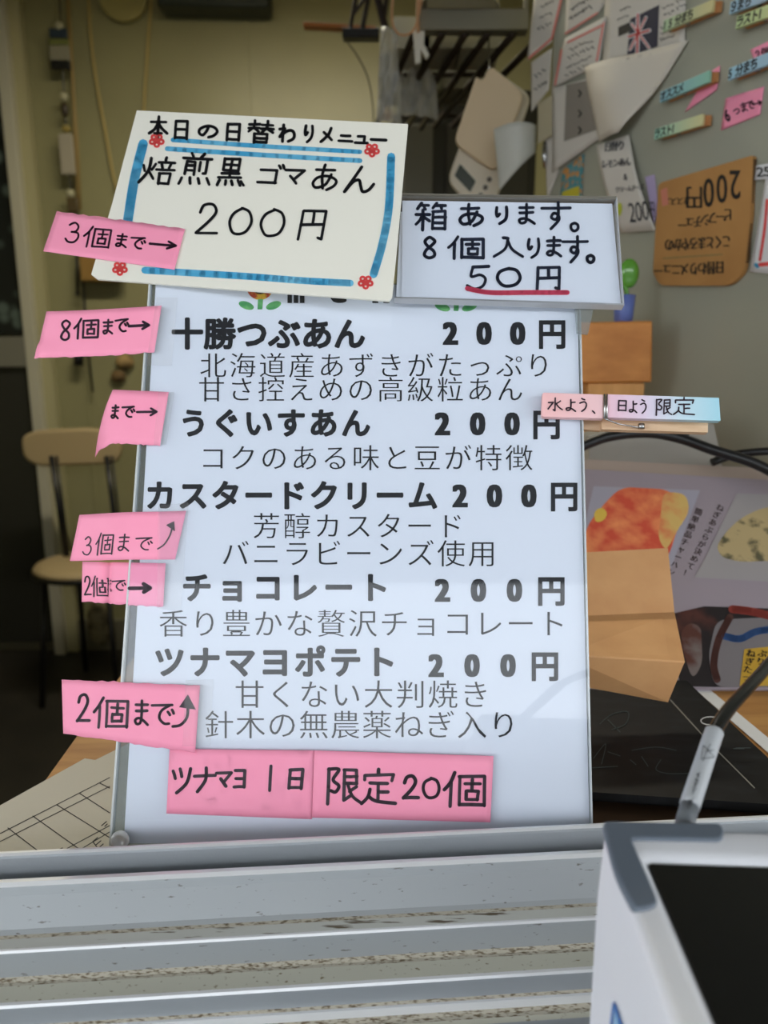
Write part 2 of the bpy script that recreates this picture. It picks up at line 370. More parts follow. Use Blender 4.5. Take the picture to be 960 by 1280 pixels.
m = rail(prof, None); so = m.build('window_1', [AL, ALW, DT, DT2, GR, ED]); struct(so)
m = MB(); a = c0 + V((0, -.11, 0)); m.box(V((0, .12, .75)) , rd * .7, rn * .12, (0, 0, .24)); struct(m.build('trim_1', FW))
# ---- wood counter behind the sill
WOOD = mat('yellow_wood', (196, 146, 84), .5, noise=((168, 116, 62), 14, .35, .7, (1, 8, 8)))
m = MB(); m.prism([V((-.175, .277, ZC - .03)), V((.50, .327, ZC - .03)), V((.36, .60, ZC - .03)), V((.20, .97, ZC - .03)), V((-.205, .97, ZC - .03))], V((0, 0, .03)))
ct = m.build('counter_top', WOOD, origin=(0, .6, ZC - .03)); tag(ct, 'yellowish wooden counter board behind the aluminium sill', 'counter')

# ================================================================== MENU BOARD
nB = camv(0, -1, 0) + camv(0, 0, 0)
vB = camv(0, 6.29, 1).normalized(); nB = V((1, 0, 0)).cross(vB)
PB = Plane(D(440, 1045, .337), nB)
t = thing('menu_board', PB.at(438, 1060), 'tall white printed menu sheet in a clear acrylic holder, listing five fillings', 'menu')
bm_ = MB(); bm_.prism([PB.at(190, 352), PB.at(723, 356), PB.at(739.5, 1055), PB.at(139.5, 1055)], -PB.n * .0015); bm_.build('back_panel', CLEARE, t)
m = MB(); m.prism([PB.at(x, y, .0004) for x, y in ((195, 354), (721, 358), (737, 1054), (155, 1054))], -PB.n * .0003); m.build('menu_sheet', PAPER, t)
m = MB()
H, T9 = 'heavy', 'thin'
P1 = PB.up(.0004)
for tx, x0, x1, y0, y1, s in [('十勝つぶあん', 214, 457, 399, 437, H), ('北海道産あずきがたっぷり', 248, 692, 441, 474, T9), ('甘さ控えめの高級粒あん', 246, 656, 471, 504, T9),
        ('うぐいすあん', 222, 465, 512, 547, H), ('コクのある味と豆が特徴', 247, 668, 556, 590, T9), ('カスタードクリーム', 180, 549, 602, 638, H),
        ('芳醇カスタード', 314, 582, 641, 675, T9), ('バニラビーンズ使用', 275, 622, 675, 710, T9), ('チョコレート', 224, 490, 717, 753, H),
        ('香り豊かな贅沢チョコレート', 197, 710, 762, 798, T9), ('ツナマヨポテト', 190, 498, 809, 847, H), ('甘くない大判焼き', 292, 614, 850, 887, T9), ('針木の無農薬ねぎ入り', 254, 649, 888, 925, T9)]:
    line(m, tx, x0, x1, y0, y1, P1, s)
for cs, en, y in [((563, 605, 647), 690, 417), ((553, 597, 640), 683, 530), ((575, 618, 661), 705, 620), ((553, 598, 643), 689, 738), ((545, 590, 635), 681, 832)]:
    for ch, cx in zip('200', cs):
        printed(m, ch, cx, y, 15.5, 27, P1, .006, [(.13 * a, .03 * b) for a in (-1, -.5, 0, .5, 1) for b in (-1, 1)], centre=True)
    printed(m, '円', en, y + 1, 36, 38, P1, .0, [(.034 * a, .034 * b) for a in (-1, 0, 1) for b in (-1, 1)])
for ch, cx in zip('menu', (370, 423, 476, 528)): printed(m, ch, cx, 368, 18, 20, P1, .0, [(.09 * a, .05 * b) for a in (-1, 0, 1) for b in (-1, 1)], centre=True)
o = m.build('lettering', INK, t)
GREENP = mat('leaf_green_print', (70, 150, 84), .6, noise=((120, 190, 110), 300, .4, .7, (1, 1, 1)))
for cx, cy in ((325, 380), (570, 382)):
    mr = MB(); pts = [(cx + 17 * math.cos(a * .2618), cy - 22 + 17 * math.sin(a * .2618)) for a in range(24)]
    mr.add([P1.at(x, y, .0001) for x, y in pts], [list(range(24))]); fl = mr.build('printed_flower', mat('flower_red_print', (196, 70, 44), .6, noise=((240, 190, 60), 260, .5, .62, (1, 1, 1))), t)
    mr = MB(); mr.add([P1.at(cx + 11 * math.cos(a * .2618), cy - 23 + 11 * math.sin(a * .2618), .0002) for a in range(24)], [list(range(24))]); mr.build('flower_centre', mat('flower_brown_print', (60, 30, 20), .6), fl)
    mr = MB()
    for sx in (-1, 1):
        mr.add([P1.at(cx + sx * (17 + 9.5 * math.cos(a * .3927)), cy + 2 + 5 * math.sin(a * .3927) + 2.5 * math.cos(a * .3927) * -1, .0002) for a in range(16)], [list(range(16))])
    mr.add([P1.at(x, y, .0002) for x, y in ((cx - 2.5, cy - 6), (cx + 4, cy - 6), (cx + 3, cy + 7), (cx - 3, cy + 7))], [(0, 1, 2, 3)])
    mr.build('leaf_pair', GREENP, fl)
m = MB(); m.prism([PB.at(x, y, .0012) for x, y in ((190, 352), (723, 356), (739.5, 1055), (139.5, 1055))], PB.n * .0012); m.build('front_panel', CLEAR, t)
# bevelled left edges of the acrylic
m = MB(); m.prism([PB.at(x, y, .0024) for x, y in ((188, 352), (190, 352), (141, 1055), (138.5, 1055))], -PB.n * .0040); m.build('left_edge', mat('bright_acrylic_edge', (200, 205, 205), .2), t)
m = MB(); m.prism([PB.at(x, y, .0022) for x, y in ((722.5, 356), (724, 356), (740, 1055), (738, 1055))], -PB.n * .0040); m.build('right_edge', MATS['bright_acrylic_edge'], t)
m = MB()
c = PB.at(152.5, 1048, .0024)
e1 = V((1, 0, 0)); e2 = vB
ring = lambda r, h: [c + e1 * r * math.cos(a * .3927) + e2 * r * math.sin(a * .3927) + PB.n * h for a in range(16)]
rs = [(.0042, 0), (.0042, .001), (.0036, .0018), (.0024, .0019), (.0018, .0012), (0.00001, .0012)]
m.v = [p for r, h in rs for p in ring(r, h)]; m.f = [[j * 16 + i, j * 16 + (i + 1) % 16, (j + 1) * 16 + (i + 1) % 16, (j + 1) * 16 + i] for j in range(5) for i in range(16)]; m.mi = [0] * len(m.f)
m.build('fixing_stud', mat('clear_grey_stud', (206, 208, 208), .12, .1), t, smooth=True)

# ================================================================== CARD A (today's menu, cream)
def quadnormal(q):
    def Lh(a, b): return (a[1] - b[1], b[0] - a[0], a[0] * b[1] - b[0] * a[1])
    def X(l, k): d = l[0] * k[1] - l[1] * k[0]; return ((l[1] * k[2] - k[1] * l[2]) / d, (l[2] * k[0] - k[2] * l[0]) / d)
    a = X(Lh(q[0], q[1]), Lh(q[3], q[2])); b = X(Lh(q[0], q[3]), Lh(q[1], q[2]))
    return ray(*a).cross(ray(*b)).normalized()
QA = [(171, 138), (510, 155), (489, 376), (114, 343)]
nA = quadnormal(QA)
pA = PB.at(330, 362, .010)
PA = Plane(pA, nA)
t = thing('daily_menu_card', PA.at(300, 360), 'cream handwritten daily menu card with blue marker border and red flowers', 'sign')
m = MB(); m.prism([PA.at(x, y) for x, y in ((171, 138), (510, 155), (497, 300), (490, 371), (486, 376), (122, 349), (114, 343), (140, 255))], -PA.n * .0010); m.build('card', CREAM, t)
PA1 = PA.up(.0001)
m = MB()
hands(m, [('本', 198, 160, 25, 27), ('日', 227, 162, 22, 26), ('の', 260, 164, 26, 18), ('日', 292, 165, 22, 24), ('替', 326, 165, 30, 27), ('わ', 359, 167, 22, 22), ('り', 386, 167, 17, 22), ('メ', 409, 169, 18, 20), ('ニ', 432, 173, 19, 12), ('ュ', 452, 172, 19, 20), ('ー', 473, 175, 20, 6)], 3.6, PA1, .055)
hands(m, [('焙', 197, 214, 40, 36), ('煎', 245, 212, 38, 38), ('黒', 288, 215, 30, 34), ('、', 303, 229, 6, 9), ('ゴ', 336, 220, 32, 26), ('マ', 368, 220, 28, 25), ('あ', 406, 222, 34, 32), ('ん', 450, 225, 38, 34)], 3.7, PA1, .05, .12)
hands(m, [('2', 261, 275, 32, 40), ('0', 301, 277, 32, 35), ('0', 341, 279, 34, 36), ('円', 391, 280, 40, 40)], 3.6, PA1, .04, .12)
m.build('lettering', MARK, t)
for pts, wd in [([(216, 175), (330, 183), (450, 190)], 5.5), ([(209, 186), (330, 194), (450, 201)], 6), ([(179, 180), (168, 225), (160, 275), (154, 315)], 12), ([(489, 196), (486, 260), (478, 305), (467, 343)], 10), ([(181, 338), (300, 345), (380, 351), (438, 354)], 8.5)]:
    m = MB(); q = catmull(pts, 8); stroke(m, q, wd, PA1, .00012); m.build('blue_line', BLUE, t)
for cx, cy in ((196, 176), (465, 188), (150, 336), (457, 353)):
    m = MB()
    for k in range(5):
        a0 = k * 1.2566 + .3
        px_, py_ = cx + 6 * math.cos(a0), cy + 5.2 * math.sin(a0)
        stroke(m, [(px_ + 2.9 * math.cos(b * .785), py_ + 2.7 * math.sin(b * .785)) for b in range(9)], 2.7, PA1, .0002)
    stroke(m, [(cx - 2, cy), (cx + 2, cy + 1)], 4.5, PA1, .0002)
    m.build('red_flower', REDM, t)

# ================================================================== CARD B (box sign in clear holder)
QB = [(503, 249), (766, 253), (777, 378), (502, 370)]
vb = camv(0.02, 3.2, 1).normalized()
PBx = Plane(PB.at(630, 375, .008), V((1, -.0, 0)).cross(vb))
t = thing('box_sign', PBx.at(640, 378), 'white handwritten box notice in a clear acrylic holder with red underline', 'sign')
m = MB(); m.prism([PBx.at(x, y, -.001) for x, y in ((503, 249), (766, 253), (777, 378), (502, 370))], -PBx.n * .0004); m.build('paper', PAPER, t)
m = MB(); m.prism([PBx.at(x, y, -.0016) for x, y in ((501, 262), (505, 262), (505, 371), (495, 371))], -PBx.n * .0004); m.build('second_paper', PAPER, t)
PBy = PBx.up(-.0009)
m = MB()
hands(m, [('箱', 539, 271, 38, 32), ('あ', 588, 269, 33, 27), ('り', 627, 269, 25, 22), ('ま', 658, 268, 25, 25), ('す', 695, 270, 36, 32), ('。', 718, 284, 13, 15), ('8', 537, 310, 23, 26), ('個', 583, 310, 42, 27), ('入', 635, 309, 36, 26), ('り', 667, 310, 24, 25), ('ま', 692, 309, 23, 24), ('す', 719, 312, 32, 32), ('。', 738, 324, 12, 14), ('5', 597, 347, 32, 30), ('0', 636, 347, 33, 24), ('円', 686, 347, 38, 31)], 3.9, PBy, .01)
m.build('lettering', NAVY, t)
m = MB(); stroke(m, catmull([(584, 361), (612, 366), (660, 366), (709, 366)], 6), 6, PBy, .0003); m.build('underline', UNDER, t)
m = MB(); m.prism([PBx.at(x, y) for x, y in ((497, 245), (770, 249), (779, 383), (493, 374))], PBx.n * .0012); m.build('front_panel', CLEAR, t)
m = MB(); m.prism([PBx.at(x, y, -.0022) for x, y in ((497, 245), (770, 249), (779, 383), (493, 374))], -PBx.n * .0012); m.build('back_panel', CLEAR, t)
EDG = mat('dark_acrylic_edge', (120, 116, 106), .25)
m = MB(); m.prism([PBx.at(x, y, .0012) for x, y in ((497, 243.5), (770, 247.5), (770, 251), (497, 247))], -PBx.n * .0045); m.build('top_edge', EDG, t)
m = MB(); m.prism([PBx.at(x, y, .0012) for x, y in ((495, 372.5), (778, 381), (779, 383), (493, 374.5))], -PBx.n * .0045); m.build('bottom_edge', mat('silvery_acrylic_edge', (184, 186, 190), .2), t)
m = MB(); m.prism([PBx.at(x, y, .0012) for x, y in ((769, 249), (770.5, 249), (779.5, 383), (778, 383))], -PBx.n * .0045); m.build('right_edge', MATS['silvery_acrylic_edge'], t)
m = MB(); m.prism([PBx.at(x, y, -.004) for x, y in ((722, 378), (745, 378), (738, 411), (724, 409))], -PBx.n * .002); m.build('holder_foot', CLEARE, t)

# ================================================================== PINK NOTES
def note(name, quad, pl, label, letters, pen, rot=0.0, skew=0.0, group='pink handwritten limit notes', bulge=None, torn='', arrow=None, tape=None, lift=.0030, inkm=PURP, nx=24, dip=0):
    q = Plane(pl.p, pl.n, pl.lift + lift, bulge)
    def edge(u, v, x, y):
        if ('t' in torn and v == 0) or ('b' in torn and v == 1): y += random.uniform(-1.0, 1.0)
        if dip and u < .3: x -= dip * .5 * (1 - u / .3) * v; y += dip * (1 - u / .3) * v * v
        if 'l' in torn and u == 0: x += random.uniform(-.8, .8)
        return x, y
    t = thing(name, q.at(sum(p[0] for p in quad) / 4, max(p[1] for p in quad)), label, 'note', group)
    m = MB(); m.grid(quad, q, nx, 8, .00012, edge); m.build('paper_slip', PINK, t, smooth=True)
    m = MB(); hands(m, letters, pen, q, rot, skew)
    if arrow:
        stroke(m, catmull(arrow[0], 6), pen, q); m.add([q.at(x, y, .0002) for x, y in arrow[1]], [list(range(len(arrow[1])))])
    m.build('lettering', inkm, t)
    for tq in (tape or []):
        m = MB(); m.grid(tq, Plane(pl.p, pl.n, pl.lift + lift + .0004, lambda x, y: .00018 * math.sin(x * .9 + y * .5) * math.sin(y * .7)), 16, 16, .00005); m.build('clear_tape', CLEARH, t, smooth=True)
    return t
note('pink_note', [(71, 264), (231, 286), (218, 337), (54, 314)], PA, 'pink note with a 3 taped to the left edge of the cream card', [('3', 92, 291, 20, 25), ('個', 122, 297, 32, 26), ('ま', 152, 301, 17, 17), ('で', 172, 303, 19, 17), ('→', 204, 306, 32, 14, 3)], 2.5, .09, .1, torn='t', lift=.0008)
note('pink_note', [(60, 391), (202, 382), (193, 440), (47, 451)], PB, 'pink note with an 8 on the menu board beside its first line', [('8', 83, 414, 17, 25), ('個', 109, 411, 29, 25), ('ま', 135, 409, 15, 18), ('で', 152, 406, 17, 18), ('→', 174, 407, 24, 14, 3.4)], 2.7, -.04, .1,
     bulge=lambda x, y: .0035 * max(0, (150 - x) / 100) ** 2 * (1 if y > 430 else .6), torn='b', tape=[[(196, 372), (222, 372), (215, 457), (182, 457)]])
def bu3(x, y): return -.012 * max(0, (142 - x) / 32) ** 1.5
note('pink_note', [(141, 487), (211, 490), (200, 557), (117, 553)], PB, 'pink note folded back at its left end beside the second menu line', [('ま', 144, 515, 11, 17), ('で', 160, 514, 16, 16), ('→', 184, 515, 24, 14, 3)], 2.5, 0, .1, bulge=lambda x, y: -.010 * max(0, (138 - x) / 30) ** 2, torn='b', dip=13, tape=[[(198, 490), (218, 490), (208, 556), (192, 556)]])
q3 = Plane(PB.p, PB.n, .003, None)
note('pink_note', [(98, 643), (232, 638), (218, 699), (86, 701)], PB, 'pink note with a 3 and rising arrow beside the custard line, covered in wrinkled tape', [('3', 109, 682, 13, 23), ('個', 131, 680, 22, 27), ('ま', 156, 679, 17, 21), ('で', 180, 679, 20, 18)], 1.9, 0, .12, arrow=([(197, 686), (205, 680), (212, 668), (215, 656)], [(207, 656), (217, 651), (218, 664)]),
     tape=[[(198, 632), (236, 628), (226, 766), (196, 760)]], bulge=lambda x, y: .0012 * math.sin(x * .05))
note('pink_note', [(103, 702), (207, 704), (204, 759), (102, 752)], PB, 'short pink note with a 2, creased in the middle, under the taped note', [('2', 110, 733, 10, 25), ('個', 124, 733, 18, 25), ('ま', 135, 731, 7, 17), ('で', 148, 731, 18, 15), ('→', 175, 735, 25, 16, 5)], 1.9, 0, 0, bulge=lambda x, y: -.003 * math.exp(-((x - 133) / 5) ** 2), lift=.0022, torn='b')
note('pink_note', [(77, 849), (250, 857), (244, 941), (79, 917)], PB, 'largest pink note with a 2, taped beside the tuna potato description lines', [('2', 105, 886, 19, 36), ('個', 139, 891, 42, 37), ('ま', 177, 891, 21, 31), ('で', 203, 891, 28, 30)], 3.6, .04, 0, arrow=([(216, 908), (226, 906), (234, 896), (235, 880)], [(224, 884), (235, 868), (245, 887)]),
     torn='tb', tape=[[(232, 850), (267, 849), (263, 933), (228, 933)]])
note('pink_note', [(212, 936), (393, 938), (390, 1024), (208, 1017)], PB, 'pink note with katakana and the figure 1, lower left on the menu board', [('ツ', 227, 975, 27, 36), ('ナ', 256, 975, 28, 32), ('マ', 280, 973, 22, 24), ('ヨ', 300, 973, 19, 26), ('1', 338, 973, 10, 33), ('日', 370, 973, 24, 28)], 4.2, 0, .06, lift=.0024)
note('pink_note', [(393, 938), (617, 945), (613, 1028), (390, 1022)], PB, 'pink note with the figure 20, lower right on the menu board', [('限', 428, 982, 42, 44), ('定', 473, 984, 42, 42), ('2', 514, 985, 23, 30), ('0', 539, 985, 24, 26), ('個', 581, 987, 50, 42)], 4.3, .02, 0, lift=.0026)

# ================================================================== CLOTHESPIN on the board edge
def ramp_mat(name, cols, axis=0):
    m = bpy.data.materials.new(name); m.use_nodes = True; nt = m.node_tree; b = nt.nodes['Principled BSDF']; b.inputs['Roughness'].default_value = .55
    t = nt.nodes.new('ShaderNodeTexCoord'); s = nt.nodes.new('ShaderNodeSeparateXYZ'); r = nt.nodes.new('ShaderNodeValToRGB')
    nt.links.new(t.outputs['Generated'], s.inputs[0]); nt.links.new(s.outputs[axis], r.inputs[0]); nt.links.new(r.outputs[0], b.inputs['Base Color'])
    e = r.color_ramp.elements; e[0].color = lin(cols[0]); e[1].color = lin(cols[-1])
    for i, c in enumerate(cols[1:-1]): k = e.new((i + 1) / (len(cols) - 1)); k.color = lin(c)
    return m
PW = mat('birch', (222, 192, 160), .6, noise=((206, 172, 138), 60, .3, .7, (1, 6, 6)))
PC = Plane(PB.at(720, 510, .0085), nB * .98 + V((-.10, 0, 0)) if nB.y < 0 else -nB * .98 + V((-.10, 0, 0)))
t = thing('clothespin', PC.at(790, 525), 'pastel wooden clothespin with handwriting clipped to right edge of menu board', 'clothespin')
m = MB(); m.prism([PC.at(x, y) for x, y in ((678, 492), (680, 490.5), (754, 493), (754, 523), (680, 521), (677, 519))], -PC.n * .0042); m.build('front_jaw', ramp_mat('pink_washi', [(244, 190, 190), (236, 196, 200)]), t, bevel=.0003)
m = MB(); m.prism([PC.at(x, y) for x, y in ((759, 492.5), (899, 497), (901, 526), (759, 522))], -PC.n * .0042); m.build('front_handle', ramp_mat('pastel_washi', [(232, 190, 205), (222, 205, 224), (196, 220, 232), (160, 210, 226)]), t, bevel=.0003)
m = MB(); m.prism([PC.at(x, y, -.0006) for x, y in ((753, 494.5), (760, 494.5), (760, 521), (753, 521))], -PC.n * .0030); m.build('groove', PW, t)
m = MB(); m.prism([PC.at(x, y, -.0095) for x, y in ((757, 494), (893, 499), (893, 534), (757, 530))], -PC.n * .0045); m.build('rear_handle', PW, t)
m = MB(); m.prism([PC.at(x, y, -.0135) for x, y in ((690, 494), (757, 495), (757, 529), (690, 524))], -PC.n * .003); m.build('rear_jaw', PW, t)
m = MB(); m.tube([PC.at(755.5, y, .0003) for y in (493, 508, 524)], .00045, 8); m.tube([PC.at(758.5, y, .0003) for y in (493, 508, 524)], .00045, 8)
m.tube([PC.at(x, y, h) for x, y, h in ((757, 524, .0002), (775, 527, -.004), (795, 529, -.006), (806, 530, -.0065))], .0004, 8)
m.tube([PC.at(806, y, -.0070) for y in (525, 531)], .0016, 10); m.build('spring', STEEL, t, smooth=True)
PC1 = PC.up(.0001)
m = MB(); hands(m, [('水', 694, 506, 19, 17), ('よ', 713, 507, 15, 15), ('う', 729, 506, 12, 16), ('、', 742, 515, 4, 5), ('日', 778, 507, 14, 15), ('よ', 791, 509, 12, 15), ('う', 804, 508, 10, 17), ('限', 829, 509, 20, 20), ('定', 855, 508, 26, 21)], 1.9, PC1, .02)
m.build('lettering', PURP, t)

# ================================================================== PAYMENT TERMINAL
WHITEP = mat('white_plastic', (226, 228, 234), .42)
SLATE = mat('slate_rubber', (96, 107, 120), .5, bump=.1, bscale=2500)
nT = V((0, -math.sin(math.radians(2.2)), math.cos(math.radians(2.2))))
pT = D(752, 1033, .2085)
PT = Plane(pT, nT)
if PT.n.z < 0: PT.n = -PT.n
A0 = PT.at(751, 1031); E2 = (PT.at(841, 1280) - A0).normalized(); E1 = E2.cross(PT.n) * 1.0
if E1.x < 0: E1 = -E1
DN = -V((0, 0, 1))
def rrect(u0, u1, v0, v1, r, h, n=8):
    out = []
    for (cu, cv, a0) in ((u1 - r, v0 + r, -90), (u1 - r, v1 - r, 0), (u0 + r, v1 - r, 90), (u0 + r, v0 + r, 180)):
        for k in range(n + 1):
            a = math.radians(a0 + 90 * k / n); out.append(A0 + E1 * (cu + r * math.cos(a)) + E2 * (cv + r * math.sin(a)) + V((0, 0, 1)) * h)
    return out
TW, TL = .108, .175
def loft(mb, loops, cap0=True, cap1=True):
    n = len(loops[0]); k = len(mb.v)
    for L in loops: mb.v += L
    for j in range(len(loops) - 1):
        for i in range(n): mb.f.append([k + j * n + i, k + j * n + (i + 1) % n, k + (j + 1) * n + (i + 1) % n, k + (j + 1) * n + i]); mb.mi.append(0)
    if cap0: mb.f.append([k + i for i in range(n)]); mb.mi.append(0)
    if cap1: mb.f.append([k + (len(loops) - 1) * n + i for i in range(n)]); mb.mi.append(0)
zbase = 1.0474 - A0.z
t = thing('payment_terminal', V((A0.x + .05, A0.y - .08, 1.0474)), 'white card payment terminal with black screen and slate corner bumper', 'payment terminal')
print('terminal top z', A0.z, 'Y', A0.y, 'E1', E1, 'E2', E2)
S0 = A0 + E1 * 0
scp = PT.at(805, 1073); su = (scp - A0).dot(E1) + .0012; sv = (scp - A0).dot(E2); print('screen inset', su, sv)
m = MB()
loops = [rrect(0, TW, 0, TL, .005, zbase), rrect(-.0006, TW + .0006, -.0006, TL + .0006, .005, -.02)]
for k in range(7):
    a = math.radians(15 * k); r = .0028
    loops.append(rrect(r * (1 - math.cos(a)), TW - r * (1 - math.cos(a)), r * (1 - math.cos(a)), TL - r * (1 - math.cos(a)), .005, -r + r * math.sin(a)))
ins = min(su, sv)
loops += [rrect(su - .0036, TW - su + .0036, sv - .0036, TL - .02, .0035, 0)]
loops += [rrect(su - .0022, TW - su + .0022, sv - .0022, TL - .0214, .003, -.0003), rrect(su - .0010, TW - su + .0010, sv - .0010, TL - .0226, .0022, -.0012), rrect(su - .0004, TW - su + .0004, sv - .0004, TL - .0232, .0014, -.0022)]
loft(m, loops, True, True); m.build('housing', WHITEP, t, smooth=True)
m = MB(); loft(m, [rrect(su - .0003, TW - su + .0003, sv - .0003, TL - .0233, .0010, -.0021), rrect(su, TW - su, sv, TL - .0236, .0010, -.0015)])
sc_ = m.build('screen', mat('black_glass', (6, 6, 9), .05, noise=((40, 42, 48), 900, .68, .76, (1, 1, 1)), spec=.4), t)
# L bumper
def roundpoly(pts, n=5):
    out = []
    N = len(pts)
    for i in range(N):
        x, y, r = pts[i]; px0, py0, _ = pts[i - 1]; px1, py1, _ = pts[(i + 1) % N]
        a = V((px0 - x, py0 - y)); b = V((px1 - x, py1 - y)); la, lb = a.length, b.length
        r = min(r, la * .48, lb * .48)
        if r <= 0: out.append((x, y)); continue
        p0 = V((x, y)) + a / la * r; p2 = V((x, y)) + b / lb * r; c = V((x, y))
        for k in range(n + 1):
            s = k / n; q = p0 * (1 - s) ** 2 + c * 2 * s * (1 - s) + p2 * s * s; out.append((q.x, q.y))
    return out
bp_ = roundpoly([(752, 1029, 8), (904, 1032, 10), (904, 1053, 10), (789, 1051, 6), (825, 1134, 14), (794, 1142, 14), (768, 1092, 20)])
cx_ = sum(p[0] for p in bp_) / len(bp_); cy_ = sum(p[1] for p in bp_) / len(bp_)
m = MB(); m.prism([PT.at(x, y, .0010) for x, y in bp_], V((0, 0, -.0030))); m.build('corner_bumper', SLATE, t, bevel=.0008, bseg=3)
# blue emblem on the left flank
nS = E1; PS = Plane(A0 - E1 * .0008, nS)
m = MB(); stroke(m, [(768, 1254), (761, 1310)], 3.2, PS); stroke(m, [(768, 1254), (786, 1310)], 3.2, PS); m.build('emblem_outline', mat('emblem_blue', (34, 110, 190), .4), t)
m = MB(); m.add([PS.at(x, y, .0001) for x, y in ((769, 1262), (780, 1310), (765, 1310))], [(0, 1, 2)]); m.build('emblem_fill', mat('emblem_pale_blue', (150, 195, 230), .4), t)
# cable with clear label sleeve
t = thing('terminal_cable', D(856, 1030, .214), 'black cable with clear labelled sleeve plugged into the back of payment terminal', 'cable')
cp = [D(853, 1040, .2125), D(862, 1008, .219), D(876, 965, .228), D(886, 935, .235), D(893, 915, .240), D(910, 888, .25), D(935, 860, .265), D(965, 826, .29), D(1010, 770, .34), D(1040, 730, .37)]
def spl3(pts, k=6):
    P = [pts[0]] + pts + [pts[-1]]; out = []
    for i in range(1, len(P) - 2):
        for j in range(k):
            s = j / k; out.append(0.5 * (2 * P[i] + (P[i + 1] - P[i - 1]) * s + (2 * P[i - 1] - 5 * P[i] + 4 * P[i + 1] - P[i + 2]) * s * s + (3 * P[i] - P[i - 1] - 3 * P[i + 1] + P[i + 2]) * s ** 3))
    return out + [pts[-1]]
m = MB(); m.tube(spl3(cp), .0022, 14); m.build('cable', mat('glossy_black_cable', (16, 17, 18), .25), t, smooth=True)
m = MB(); m.tube(spl3(cp[1:5]), .0029, 18, cap=True); m.build('label_sleeve', mat('silver_label', (176, 180, 184), .3), t, smooth=True)
m = MB(); m.tube([cp[0], (cp[0] + cp[1]) / 2, cp[1]], .0027, 16); m.build('sleeve_end', mat('grey_plug', (110, 116, 122), .4), t, smooth=True)
ax_ = (cp[3] - cp[1]).normalized(); vw_ = (CAM - cp[2]).normalized(); nl_ = (vw_ - ax_ * vw_.dot(ax_)).normalized()
PL = Plane(cp[2] + nl_ * .0031, nl_)
m = MB()
dirx, diry = 27 / 82, -1
tx = 'CBL -042NA'
for i, ch in enumerate(tx):
    if ch == ' ': continue
    s = (i + .5) / len(tx); printed(m, ch, 860.5 + s * 13, 1010 - s * 44, 6, 4.2 if ch != '-' else 1.0, PL, 0, ((0, 0),), rot=math.radians(-73), centre=True)
for a, b in (((879, 932), (893, 947)), ((893, 947), (876, 949)), ((876, 949), (879, 932)), ((881, 940), (892, 938)), ((878, 952), (888, 930))): stroke(m, [a, b], .7, PL)
m.build('lettering', MARK, t)

# ================================================================== THINGS ON THE COUNTER
Z1 = zplane(ZC + .0010)
BLB = mat('black_board', (20, 21, 23), .6, spec=.25, noise=((34, 36, 40), 40, .5, .8, (1, 3, 1)))
def flat(name, pts, z, th, m_, label, cat, group=None):
    pl = zplane(z + th); mb = MB(); mb.prism([pl.at(x, y) for x, y in pts], V((0, 0, -th))); o = mb.build(name, m_); tag(o, label, cat, group); return o
BR = mat('shadow_gap_brown', (84, 62, 44), .6)
flat('shadow_gap_sheet', [(700, 990), (1000, 1003), (1000, 1050), (700, 1050)], ZC, .0004, BR, 'thin dark brown sheet painted as shadow gap under the black boards at right', 'painted shadow')  # dark sheet stands in for the shadow gap below the raised boards
o = flat('black_board', [(650, 850), (840, 874), (945, 987), (960, 1005), (650, 984)], ZC + .0075, .004, BLB, 'black board with faint chalk scratches right of the menu board', 'board')
pz = zplane(ZC + .0117); m = MB()
CH = mat('faded_chalk', (66, 76, 78), .9)
for pts in [[(742, 948), (757, 930), (752, 955)], [(740, 960), (772, 958)], [(760, 940), (775, 945)], [(790, 938), (820, 934), (845, 938)], [(788, 950), (795, 956)], [(802, 946), (810, 958)], [(826, 950), (820, 962), (835, 967), (860, 967)], [(750, 905), (765, 893), (785, 890), (782, 905), (765, 912)], [(760, 900), (775, 915)], [(917, 936), (930, 936)], [(920, 935), (938, 935)]]:
    stroke(m, catmull(pts, 5), 1.1, pz, .0001)
m.build('chalk_marks', CH, o)['kind'] = 'stuff'
m = MB(); stroke(m, [(838, 875), (890, 932), (943, 985)], 1.6, pz, .0001); m.build('pale_edge', mat('pale_grey_edge', (130, 128, 122), .6), o)  # pale grey line along the diagonal edge of the board
o2 = flat('black_board', [(800, 838), (850, 843), (1000, 985), (1000, 1012), (700, 990)], ZC + .003, .0035, BLB, 'lower black board with small white oval mark, under the scratched one', 'board')
m = MB(); pz2 = zplane(ZC + .0067); stroke(m, [(888 + 12 * math.cos(a * .3927), 901 + 5 * math.sin(a * .3927)) for a in range(17)], 1.2, pz2, 0)
m.build('oval_mark', PAPER, o2)
flat('paper_sheet', [(850, 845), (885, 860), (1000, 955), (1000, 975), (858, 852)], ZC + .0008, .0004, PAPER, 'white paper strip sticking out under the black boards at right edge', 'paper')
